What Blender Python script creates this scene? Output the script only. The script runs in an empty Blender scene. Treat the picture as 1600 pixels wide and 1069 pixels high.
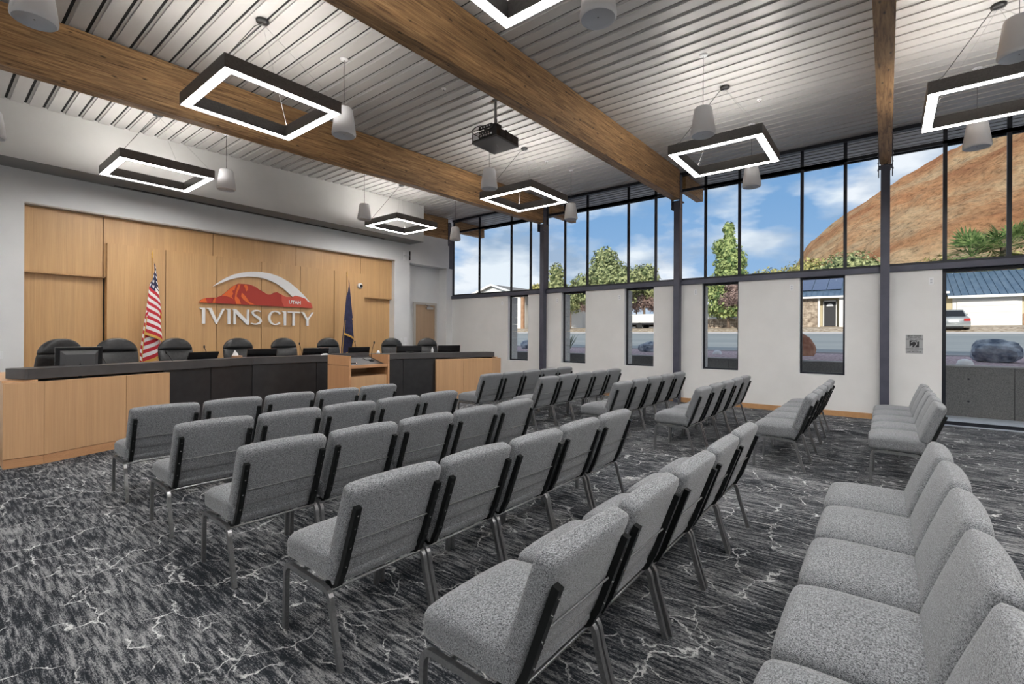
import bpy, bmesh, math, random
from mathutils import Vector, Matrix, noise
R = math.radians
random.seed(7)
SC = bpy.context.scene
COL = SC.collection

# ------------------------------------------------------------------ camera
CAM_H = 1.47
cd = bpy.data.cameras.new('camera'); cam = bpy.data.objects.new('camera', cd); COL.objects.link(cam)
cd.sensor_width = 36.0; cd.lens = 739.0/1600*36; cd.shift_y = -10.0/1600
cd.clip_start = 0.05; cd.clip_end = 2000
az, rho = R(38.4), R(0.29)
v_ = Vector((math.cos(az), math.sin(az), 0)); r_ = Vector((math.sin(az), -math.cos(az), 0)); z_ = Vector((0, 0, 1))
cr = r_*math.cos(rho)+z_*math.sin(rho); cu = -r_*math.sin(rho)+z_*math.cos(rho)
M = Matrix((cr, cu, -v_)).transposed().to_4x4(); M.translation = Vector((0, 0, CAM_H))
cam.matrix_world = M
SC.camera = cam

# ------------------------------------------------------------------ light, sky, exposure
SC.view_settings.view_transform = 'Standard'; SC.view_settings.look = 'None'
SC.view_settings.gamma = 1.0; SC.view_settings.use_curve_mapping = False
SC.view_settings.exposure = 0.0
SKY_STRENGTH = 1.15
RING_DOWN, RING_UP = 58.0, 58.0
sd = bpy.data.lights.new('sun', 'SUN'); sun = bpy.data.objects.new('sun', sd); COL.objects.link(sun)
sd.energy = 4.2; sd.angle = R(0.6); sd.color = (1.0, 0.93, 0.82)
sun.rotation_euler = Vector((1.0, 0.28, -0.375)).to_track_quat('-Z', 'Y').to_euler()

world = bpy.data.worlds.new('sky'); SC.world = world; world.use_nodes = True
wn = world.node_tree; wn.nodes.clear()
def N(tree, t, **kw):
    n = tree.nodes.new(t)
    for k, v in kw.items():
        if k.startswith('i_'):
            key = k[2:]; key = int(key) if key.isdigit() else key
            n.inputs[key].default_value = v
        else: setattr(n, k, v)
    return n
def ramp(tree, stops, interp='LINEAR'):
    n = tree.nodes.new('ShaderNodeValToRGB'); cr_ = n.color_ramp; cr_.interpolation = interp
    while len(cr_.elements) > len(stops): cr_.elements.remove(cr_.elements[-1])
    while len(cr_.elements) < len(stops): cr_.elements.new(1.0)
    for e, (p, c) in zip(cr_.elements, stops):
        e.position = p; e.color = (c, c, c, 1) if isinstance(c, (int, float)) else (*c, 1)
    return n
def mixc(tree, fac, a, b, blend='MIX'):
    n = tree.nodes.new('ShaderNodeMix'); n.data_type = 'RGBA'; n.blend_type = blend
    for idx, val in ((0, fac), (6, a), (7, b)):
        if hasattr(val, 'is_linked') or isinstance(val, bpy.types.NodeSocket): tree.links.new(val, n.inputs[idx])
        elif isinstance(val, (int, float)): n.inputs[idx].default_value = val if idx == 0 else (val, val, val, 1)
        else: n.inputs[idx].default_value = (*val, 1)
    return n.outputs[2]
tc = N(wn, 'ShaderNodeTexCoord')
sx = N(wn, 'ShaderNodeSeparateXYZ'); wn.links.new(tc.outputs['Generated'], sx.inputs[0])
grad = ramp(wn, [(0.0, (.42, .55, .72)), (.08, (.31, .47, .70)), (.25, (.20, .37, .63)), (.7, (.11, .24, .50))])
wn.links.new(sx.outputs[2], grad.inputs[0])
mp = N(wn, 'ShaderNodeMapping'); mp.inputs['Scale'].default_value = (1, 1, 2.6); mp.inputs['Location'].default_value = (3.1, .4, .2)
wn.links.new(tc.outputs['Generated'], mp.inputs[0])
n1 = N(wn, 'ShaderNodeTexNoise', i_Scale=3.3, i_Detail=9.0, i_Roughness=.55); wn.links.new(mp.outputs[0], n1.inputs['Vector'])
cm = ramp(wn, [(.38, 0.0), (.50, 1.0)]); wn.links.new(n1.outputs[0], cm.inputs[0])
n2 = N(wn, 'ShaderNodeTexNoise', i_Scale=6.0, i_Detail=5.0); wn.links.new(mp.outputs[0], n2.inputs['Vector'])
cc = ramp(wn, [(.38, (.33, .43, .58)), (.58, (.80, .83, .88))]); wn.links.new(n2.outputs[0], cc.inputs[0])
skyc = mixc(wn, cm.outputs[0], grad.outputs[0], cc.outputs[0])
bg = N(wn, 'ShaderNodeBackground', i_Strength=SKY_STRENGTH); wn.links.new(skyc, bg.inputs[0])
wo = N(wn, 'ShaderNodeOutputWorld'); wn.links.new(bg.outputs[0], wo.inputs[0])

# ------------------------------------------------------------------ materials
def base_mat(name, col=(.5, .5, .5), rough=.5, metal=0.0, spec=.5):
    m = bpy.data.materials.new(name); m.use_nodes = True
    b = m.node_tree.nodes['Principled BSDF']
    b.inputs['Base Color'].default_value = (*col, 1); b.inputs['Roughness'].default_value = rough
    b.inputs['Metallic'].default_value = metal; b.inputs['Specular IOR Level'].default_value = spec
    return m, m.node_tree, b
def coords(t, scale=(1, 1, 1), rand=False, rot=(0, 0, 0)):
    c = N(t, 'ShaderNodeTexCoord'); m = N(t, 'ShaderNodeMapping')
    m.inputs['Scale'].default_value = scale; m.inputs['Rotation'].default_value = rot
    t.links.new(c.outputs['Object'], m.inputs[0])
    if rand:
        o = N(t, 'ShaderNodeObjectInfo'); k = N(t, 'ShaderNodeMath', operation='MULTIPLY'); k.inputs[1].default_value = 37.0
        t.links.new(o.outputs['Random'], k.inputs[0])
        cx = N(t, 'ShaderNodeCombineXYZ')
        for i in range(3): t.links.new(k.outputs[0], cx.inputs[i])
        t.links.new(cx.outputs[0], m.inputs['Location'])
    return m.outputs[0]
def noisy(name, c1, c2, scale=(20, 20, 20), rough=.6, metal=0.0, detail=4, lo=.35, hi=.65, bump=0.0, rand=False, nscale=1.0, spec=.5):
    m, t, b = base_mat(name, c1, rough, metal, spec)
    n = N(t, 'ShaderNodeTexNoise', i_Scale=nscale, i_Detail=float(detail)); t.links.new(coords(t, scale, rand), n.inputs['Vector'])
    r = ramp(t, [(lo, c1), (hi, c2)]); t.links.new(n.outputs[0], r.inputs[0]); t.links.new(r.outputs[0], b.inputs['Base Color'])
    if bump:
        bp = N(t, 'ShaderNodeBump', i_Strength=bump, i_Distance=.01); t.links.new(n.outputs[0], bp.inputs['Height']); t.links.new(bp.outputs[0], b.inputs['Normal'])
    return m
def veneer(name, c1, c2, axis='z', rough=.42):
    m, t, b = base_mat(name, c1, rough)
    s = {'z': (110, 110, 1.6), 'x': (1.6, 110, 110)}[axis]
    n = N(t, 'ShaderNodeTexNoise', i_Scale=1.0, i_Detail=5.0, i_Roughness=.6); t.links.new(coords(t, s, True), n.inputs['Vector'])
    r = ramp(t, [(.2, c1), (.8, c2)]); t.links.new(n.outputs[0], r.inputs[0])
    n2 = N(t, 'ShaderNodeTexNoise', i_Scale=1.0, i_Detail=2.0)
    t.links.new(coords(t, tuple(v*.12 for v in s), True), n2.inputs['Vector'])
    r2 = ramp(t, [(.3, .93), (.7, 1.05)]); t.links.new(n2.outputs[0], r2.inputs[0])
    t.links.new(mixc(t, 1.0, r.outputs[0], r2.outputs[0], 'MULTIPLY'), b.inputs['Base Color'])
    return m
def glass_mat(name, tint=(.97, .985, .99)):
    m = bpy.data.materials.new(name); m.use_nodes = True; t = m.node_tree; t.nodes.clear()
    tr = N(t, 'ShaderNodeBsdfTransparent'); tr.inputs[0].default_value = (*tint, 1)
    gl = N(t, 'ShaderNodeBsdfGlossy', i_Roughness=.01); fr = N(t, 'ShaderNodeFresnel', i_IOR=1.06)
    mx = N(t, 'ShaderNodeMixShader'); o = N(t, 'ShaderNodeOutputMaterial')
    t.links.new(fr.outputs[0], mx.inputs[0]); t.links.new(tr.outputs[0], mx.inputs[1]); t.links.new(gl.outputs[0], mx.inputs[2]); t.links.new(mx.outputs[0], o.inputs[0])
    return m
def emit_mat(name, col, s):
    m = bpy.data.materials.new(name); m.use_nodes = True; t = m.node_tree; t.nodes.clear()
    e = N(t, 'ShaderNodeEmission', i_Strength=s); e.inputs[0].default_value = (*col, 1)
    o = N(t, 'ShaderNodeOutputMaterial'); t.links.new(e.outputs[0], o.inputs[0]); return m
def fabric(name, c1, c2):
    m, t, b = base_mat(name, c1, .95, 0, .15)
    na = N(t, 'ShaderNodeTexNoise', i_Scale=1.0, i_Detail=2.0); t.links.new(coords(t, (700, 700, 110), True), na.inputs['Vector'])
    nb = N(t, 'ShaderNodeTexNoise', i_Scale=1.0, i_Detail=2.0); t.links.new(coords(t, (110, 150, 700), True), nb.inputs['Vector'])
    nc = N(t, 'ShaderNodeTexNoise', i_Scale=300.0, i_Detail=3.0, i_Roughness=.7); t.links.new(coords(t), nc.inputs['Vector'])
    a = N(t, 'ShaderNodeMath', operation='ADD'); t.links.new(na.outputs[0], a.inputs[0]); t.links.new(nb.outputs[0], a.inputs[1])
    a2 = N(t, 'ShaderNodeMath', operation='ADD'); t.links.new(a.outputs[0], a2.inputs[0]); t.links.new(nc.outputs[0], a2.inputs[1])
    a3 = N(t, 'ShaderNodeMath', operation='MULTIPLY'); a3.inputs[1].default_value = 1/3; t.links.new(a2.outputs[0], a3.inputs[0])
    r = ramp(t, [(.42, c1), (.58, c2)]); t.links.new(a3.outputs[0], r.inputs[0]); t.links.new(r.outputs[0], b.inputs['Base Color'])
    bp = N(t, 'ShaderNodeBump', i_Strength=.35, i_Distance=.004); t.links.new(a3.outputs[0], bp.inputs['Height']); t.links.new(bp.outputs[0], b.inputs['Normal'])
    b.inputs['Sheen Weight'].default_value = .25
    return m
def carpet():
    m, t, b = base_mat('carpet', (.05, .05, .05), .98, 0, .1)
    a = N(t, 'ShaderNodeTexNoise', i_Scale=1.0, i_Detail=5.0, i_Roughness=.7, i_Distortion=.3); t.links.new(coords(t, (46, 5.0, 1)), a.inputs['Vector'])
    f = N(t, 'ShaderNodeTexNoise', i_Scale=1.0, i_Detail=3.0, i_Roughness=.7); t.links.new(coords(t, (230, 60, 1)), f.inputs['Vector'])
    l = N(t, 'ShaderNodeTexNoise', i_Scale=1.0, i_Detail=2.0); t.links.new(coords(t, (2.2, 1.1, 1)), l.inputs['Vector'])
    s1 = N(t, 'ShaderNodeMath', operation='MULTIPLY'); s1.inputs[1].default_value = .5; t.links.new(a.outputs[0], s1.inputs[0])
    s2 = N(t, 'ShaderNodeMath', operation='MULTIPLY_ADD'); s2.inputs[1].default_value = .35; t.links.new(f.outputs[0], s2.inputs[0]); t.links.new(s1.outputs[0], s2.inputs[2])
    s3 = N(t, 'ShaderNodeMath', operation='MULTIPLY_ADD'); s3.inputs[1].default_value = .15; t.links.new(l.outputs[0], s3.inputs[0]); t.links.new(s2.outputs[0], s3.inputs[2])
    r = ramp(t, [(.445, (.014, .017, .021)), (.49, (.040, .044, .052)), (.52, (.125, .13, .138)), (.58, (.28, .285, .29))]); t.links.new(s3.outputs[0], r.inputs[0])
    # crackle lines
    w = N(t, 'ShaderNodeTexNoise', i_Scale=3.2, i_Detail=6.0, i_Roughness=.6); t.links.new(coords(t), w.inputs['Vector'])
    vm = N(t, 'ShaderNodeVectorMath', operation='SCALE'); vm.inputs['Scale'].default_value = .26; t.links.new(w.outputs['Color'], vm.inputs[0])
    va = N(t, 'ShaderNodeVectorMath', operation='ADD'); t.links.new(vm.outputs[0], va.inputs[0]); t.links.new(coords(t, (1.0, .72, 1)), va.inputs[1])
    vo = N(t, 'ShaderNodeTexVoronoi', feature='DISTANCE_TO_EDGE', i_Scale=4.6); t.links.new(va.outputs[0], vo.inputs['Vector'])
    e = ramp(t, [(.008, 1.0), (.020, 0.0)]); t.links.new(vo.outputs['Distance'], e.inputs[0])
    k = N(t, 'ShaderNodeTexNoise', i_Scale=4.5, i_Detail=4.0); t.links.new(coords(t), k.inputs['Vector'])
    kr = ramp(t, [(.44, 0.0), (.56, .95)]); t.links.new(k.outputs[0], kr.inputs[0])
    fr = ramp(t, [(.30, .45), (.5, 1.0)]); t.links.new(f.outputs[0], fr.inputs[0])
    mm = N(t, 'ShaderNodeMath', operation='MULTIPLY'); t.links.new(e.outputs[0], mm.inputs[0]); t.links.new(kr.outputs[0], mm.inputs[1])
    m2 = N(t, 'ShaderNodeMath', operation='MULTIPLY'); t.links.new(mm.outputs[0], m2.inputs[0]); t.links.new(fr.outputs[0], m2.inputs[1])
    t.links.new(mixc(t, m2.outputs[0], r.outputs[0], (.60, .61, .61)), b.inputs['Base Color'])
    bp = N(t, 'ShaderNodeBump', i_Strength=.4, i_Distance=.004); t.links.new(f.outputs[0], bp.inputs['Height']); t.links.new(bp.outputs[0], b.inputs['Normal'])
    return m
def glulam():
    m, t, b = base_mat('glulam', (.4, .2, .08), .5)
    g = N(t, 'ShaderNodeTexNoise', i_Scale=1.0, i_Detail=6.0, i_Roughness=.65, i_Distortion=.5); t.links.new(coords(t, (2.4, 30, 48), True), g.inputs['Vector'])
    r = ramp(t, [(.30, (.10, .048, .019)), (.46, (.32, .175, .075)), (.60, (.47, .28, .125)), (.8, (.60, .39, .20))]); t.links.new(g.outputs[0], r.inputs[0])
    big = N(t, 'ShaderNodeTexNoise', i_Scale=1.0, i_Detail=3.0); t.links.new(coords(t, (.9, 3, 5), True), big.inputs['Vector'])
    rb = ramp(t, [(.3, .7), (.7, 1.12)]); t.links.new(big.outputs[0], rb.inputs[0])
    c = mixc(t, 1.0, r.outputs[0], rb.outputs[0], 'MULTIPLY')
    # laminations
    sep = N(t, 'ShaderNodeSeparateXYZ'); t.links.new(coords(t), sep.inputs[0])
    d = N(t, 'ShaderNodeMath', operation='DIVIDE'); d.inputs[1].default_value = .041; t.links.new(sep.outputs[2], d.inputs[0])
    fl = N(t, 'ShaderNodeMath', operation='FLOOR'); t.links.new(d.outputs[0], fl.inputs[0])
    xd = N(t, 'ShaderNodeMath', operation='MULTIPLY_ADD'); xd.inputs[1].default_value = .37; t.links.new(fl.outputs[0], xd.inputs[0]); 
    xs = N(t, 'ShaderNodeMath', operation='MULTIPLY'); xs.inputs[1].default_value = .4; t.links.new(sep.outputs[0], xs.inputs[0]); t.links.new(xs.outputs[0], xd.inputs[2])
    xf = N(t, 'ShaderNodeMath', operation='FLOOR'); t.links.new(xd.outputs[0], xf.inputs[0])
    cx = N(t, 'ShaderNodeCombineXYZ'); t.links.new(fl.outputs[0], cx.inputs[0]); t.links.new(xf.outputs[0], cx.inputs[1])
    wnn = N(t, 'ShaderNodeTexWhiteNoise'); t.links.new(cx.outputs[0], wnn.inputs['Vector'])
    rl = ramp(t, [(0.0, .82), (1.0, 1.12)]); t.links.new(wnn.outputs['Value'], rl.inputs[0])
    c = mixc(t, 1.0, c, rl.outputs[0], 'MULTIPLY')
    frn = N(t, 'ShaderNodeMath', operation='FRACT'); t.links.new(d.outputs[0], frn.inputs[0])
    ln = ramp(t, [(.0, .62), (.05, 1.0)]); t.links.new(frn.outputs[0], ln.inputs[0])
    c = mixc(t, 1.0, c, ln.outputs[0], 'MULTIPLY')
    kv = N(t, 'ShaderNodeTexVoronoi', i_Scale=1.0); t.links.new(coords(t, (4.0, 11, 11), True), kv.inputs['Vector'])
    kr = ramp(t, [(.06, .18), (.16, 1.0)]); t.links.new(kv.outputs['Distance'], kr.inputs[0])
    c = mixc(t, 1.0, c, kr.outputs[0], 'MULTIPLY')
    t.links.new(c, b.inputs['Base Color'])
    return m
def flag_mat():
    m, t, b = base_mat('flag_cloth', (.8, .8, .8), .7)
    uv = N(t, 'ShaderNodeUVMap'); s = N(t, 'ShaderNodeSeparateXYZ'); t.links.new(uv.outputs[0], s.inputs[0])
    def mt(op, a, c_, **k):
        n = N(t, 'ShaderNodeMath', operation=op)
        for i, v in enumerate((a, c_)):
            if v is None: continue
            if isinstance(v, (int, float)): n.inputs[i].default_value = v
            else: t.links.new(v, n.inputs[i])
        return n.outputs[0]
    U, V = s.outputs[0], s.outputs[1]
    st = mt('FLOOR', mt('MULTIPLY', V, 13.0), None); odd = mt('MODULO', st, 2.0)
    stripes = mixc(t, odd, (.52, .02, .035), (.80, .76, .76))
    can = mt('MULTIPLY', mt('LESS_THAN', U, .42), mt('LESS_THAN', V, 7/13))
    fu = mt('SUBTRACT', mt('FRACT', mt('MULTIPLY', U, 5/.42), None), .5); fv = mt('SUBTRACT', mt('FRACT', mt('MULTIPLY', V, 5*13/7), None), .5)
    dd = mt('ADD', mt('MULTIPLY', fu, fu), mt('MULTIPLY', fv, fv)); star = mt('LESS_THAN', dd, .06)
    blue = mixc(t, star, (.012, .016, .06), (.8, .8, .82))
    t.links.new(mixc(t, can, stripes, blue), b.inputs['Base Color'])
    return m

MT = {}
MT['wall'] = noisy('wall_paint', (.71, .72, .73), (.75, .76, .765), (2, 2, 2), .75, bump=.0)
MT['wallwin'] = noisy('window_wall_paint', (.69, .69, .685), (.73, .73, .725), (2, 2, 2), .75)
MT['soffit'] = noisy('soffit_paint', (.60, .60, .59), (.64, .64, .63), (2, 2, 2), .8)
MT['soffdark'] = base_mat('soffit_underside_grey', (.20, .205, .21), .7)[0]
MT['plank'] = noisy('ceiling_plank_metal', (.45, .44, .43), (.51, .50, .49), (3, .6, 3), .40, .12, rand=True)
MT['black'] = base_mat('ceiling_backing_black', (.012, .012, .012), .9)[0]
MT['roofslab'] = base_mat('roof_membrane', (.5, .5, .48), .9)[0]
MT['carpet'] = carpet()
MT['glulam'] = glulam()
MT['oak'] = veneer('oak_veneer', (.50, .29, .125), (.66, .42, .20))
MT['oakdesk'] = veneer('desk_oak_veneer', (.52, .30, .15), (.64, .40, .215))
MT['oakh'] = veneer('oak_horizontal', (.48, .24, .11), (.62, .35, .18), 'x')
MT['cherry'] = veneer('lectern_side_veneer', (.42, .21, .10), (.54, .30, .15))
MT['baseb'] = veneer('baseboard_wood', (.42, .22, .10), (.52, .30, .14), 'x')
MT['desk'] = noisy('desk_charcoal_laminate', (.020, .020, .022), (.027, .027, .029), (8, 8, 8), .38)
MT['fascia'] = noisy('desk_counter_grey_laminate', (.055, .053, .055), (.066, .063, .065), (8, 8, 8), .42)
MT['steel'] = noisy('dark_blue_grey_steel', (.055, .058, .085), (.075, .078, .11), (4, 4, 4), .45, .1)
MT['frame'] = base_mat('black_window_frame', (.013, .015, .022), .4, .3)[0]
MT['jamb'] = base_mat('white_window_return', (.72, .73, .75), .6)[0]
MT['glass'] = glass_mat('window_glass')
MT['glassclear'] = glass_mat('clerestory_glass')
for l_ in list(MT['glassclear'].node_tree.links):
    if l_.to_node.bl_idname == 'ShaderNodeMixShader' and l_.from_node.bl_idname == 'ShaderNodeFresnel': MT['glassclear'].node_tree.links.remove(l_); MT['glassclear'].node_tree.nodes['Mix Shader'].inputs[0].default_value = 0.0
MT['block'] = noisy('concrete_block', (.46, .46, .45), (.58, .58, .57), (25, 25, 25), .9, bump=.3)
MT['fabric'] = fabric('chair_grey_fabric', (.024, .027, .032), (.34, .355, .375))
MT['post'] = base_mat('chair_black_post', (.015, .017, .017), .35, .6)[0]
MT['leg'] = noisy('chair_grey_leg', (.27, .275, .28), (.33, .335, .34), (90, 90, 90), .30, .85)
MT['chrome'] = base_mat('chrome', (.6, .6, .6), .2, 1.0)[0]
MT['piping'] = base_mat('chair_piping', (.16, .165, .17), .9)[0]
MT['lamp'] = noisy('ring_lamp_charcoal', (.095, .091, .088), (.125, .12, .116), (60, 60, 60), .42, .2)
MT['down'] = emit_mat('lamp_diffuser', (1, .975, .95), RING_DOWN)
MT['up'] = emit_mat('lamp_uplight', (1, .95, .89), RING_UP)
MT['wire'] = base_mat('thin_steel_wire', (.35, .35, .35), .3, .8)[0]
MT['cord'] = base_mat('black_cord', (.02, .02, .02), .5)[0]
MT['whitep'] = base_mat('white_plastic', (.80, .81, .83), .45)[0]
MT['greyp'] = base_mat('grey_grille', (.52, .54, .58), .6)[0]
MT['blackp'] = base_mat('black_plastic', (.012, .012, .013), .3)[0]
MT['greyd'] = base_mat('dark_grey_plastic', (.07, .07, .074), .4)[0]
MT['leather'] = noisy('black_leather', (.016, .017, .018), (.028, .029, .031), (30, 30, 30), .38, bump=.1)
MT['screen'] = base_mat('monitor_black_shell', (.006, .006, .007), .25)[0]
MT['brass'] = base_mat('gold_fringe', (.62, .36, .08), .45, .3)[0]
MT['goldpole'] = base_mat('flag_pole_wood', (.45, .24, .07), .4)[0]
MT['flag'] = flag_mat()
MT['navy'] = noisy('navy_flag_cloth', (.010, .012, .045), (.022, .024, .08), (10, 10, 10), .7)
MT['silver'] = base_mat('brushed_silver_letter', (.86, .86, .86), .35, 0)[0]
MT['red'] = base_mat('logo_dark_red', (.42, .035, .02), .45)[0]
MT['coral'] = base_mat('logo_coral_red', (.62, .09, .055), .45)[0]
MT['orange'] = base_mat('logo_orange', (.78, .15, .03), .45)[0]
MT['doorwood'] = veneer('door_veneer', (.36, .24, .15), (.46, .32, .21))
MT['doorframe'] = base_mat('door_frame_paint', (.50, .47, .43), .5)[0]
MT['signg'] = base_mat('sign_grey', (.36, .37, .38), .5)[0]
MT['ink'] = base_mat('sign_ink', (.02, .02, .025), .6)[0]
MT['conc'] = noisy('planter_concrete', (.13, .125, .12), (.25, .24, .23), (90, 90, 90), .9, detail=6, bump=.2)
MT['conccap'] = base_mat('planter_cap', (.42, .41, .42), .8)[0]
MT['paving'] = noisy('outdoor_paving', (.52, .54, .58), (.60, .62, .65), (6, 6, 6), .7)
MT['gravel'] = noisy('purple_gravel', (.20, .14, .15), (.62, .48, .50), (14, 14, 14), .95, detail=8, bump=.5)
MT['asphalt'] = noisy('street_asphalt', (.24, .265, .27), (.30, .32, .32), (.4, .05, 1), .9)
MT['white'] = base_mat('white_paint', (.75, .74, .72), .6)[0]
MT['yard'] = noisy('tan_gravel_yard', (.28, .20, .13), (.62, .52, .40), (4, 4, 4), .95, detail=10)
MT['siding'] = noisy('beige_siding', (.50, .43, .28), (.56, .49, .33), (.2, .2, 20), .8)
MT['bluemetal'] = noisy('blue_metal_roof', (.075, .13, .20), (.13, .19, .26), (1, 3, 1), .5, .1)
MT['panel'] = base_mat('solar_panel', (.10, .14, .24), .25, .4)[0]
MT['stone'] = noisy('tan_stone', (.20, .15, .11), (.52, .43, .34), (2.5, 2.5, 2.5), .9, rand=True, detail=8)
MT['woodcol'] = noisy('brown_wood_post', (.33, .18, .10), (.42, .25, .15), (3, 3, 3), .8)
MT['roofg'] = noisy('grey_shingle', (.20, .18, .17), (.28, .26, .24), (6, 6, 6), .9)
MT['redrock'] = None
MT['carp'] = base_mat('silver_car_paint', (.42, .43, .42), .3, .6)[0]
MT['tail'] = base_mat('tail_lamp_red', (.5, .02, .02), .25)[0]
MT['tyre'] = base_mat('tyre', (.02, .02, .02), .8)[0]
MT['bark'] = noisy('bark', (.10, .07, .05), (.22, .16, .12), (12, 12, 3), .95)
def leafmat(n, c1, c2): return noisy(n, c1, c2, (2.6, 2.6, 2.6), .8, detail=8, lo=.40, hi=.60)
MT['leafpine'] = leafmat('pine_foliage', (.06, .11, .03), (.42, .48, .18))
MT['leafolive'] = leafmat('olive_foliage', (.07, .10, .035), (.44, .46, .22))
MT['leafyel'] = leafmat('yellow_green_foliage', (.18, .18, .05), (.52, .46, .17))
MT['leafpur'] = leafmat('purple_foliage', (.10, .06, .055), (.33, .23, .20))
MT['leafpink'] = leafmat('pinkish_foliage', (.22, .14, .12), (.45, .33, .29))
MT['palm'] = leafmat('palm_fronds', (.08, .15, .04), (.30, .38, .14))
MT['sage'] = leafmat('sage_stems', (.12, .16, .09), (.24, .28, .18))
MT['rockb'] = noisy('blue_grey_boulder', (.10, .13, .18), (.52, .57, .62), (5, 5, 5), .9, detail=9, bump=.8)
MT['rocko'] = noisy('orange_boulder', (.30, .13, .08), (.48, .27, .18), (4, 4, 4), .9, detail=8, bump=.6)
MT['paper'] = base_mat('tissue_paper', (.8, .8, .8), .8)[0]
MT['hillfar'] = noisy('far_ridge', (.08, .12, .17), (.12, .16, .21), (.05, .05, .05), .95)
def rockmat():
    m, t, b = base_mat('red_rock_hill', (.5, .25, .12), .95, 0, .1)
    a = N(t, 'ShaderNodeTexNoise', i_Scale=.045, i_Detail=9.0, i_Roughness=.65); t.links.new(coords(t), a.inputs['Vector'])
    r = ramp(t, [(.32, (.46, .19, .09)), (.45, (.64, .34, .17)), (.56, (.70, .48, .28)), (.72, (.60, .46, .31))]); t.links.new(a.outputs[0], r.inputs[0])
    s = N(t, 'ShaderNodeTexNoise', i_Scale=.9, i_Detail=10.0, i_Roughness=.85); t.links.new(coords(t), s.inputs['Vector'])
    r2 = ramp(t, [(.36, .30), (.48, .90), (.62, 1.25)]); t.links.new(s.outputs[0], r2.inputs[0])
    t.links.new(mixc(t, 1.0, r.outputs[0], r2.outputs[0], 'MULTIPLY'), b.inputs['Base Color'])
    bp = N(t, 'ShaderNodeBump', i_Strength=.7, i_Distance=2.0); t.links.new(s.outputs[0], bp.inputs['Height']); t.links.new(bp.outputs[0], b.inputs['Normal'])
    return m
MT['redrock'] = rockmat()

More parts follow.
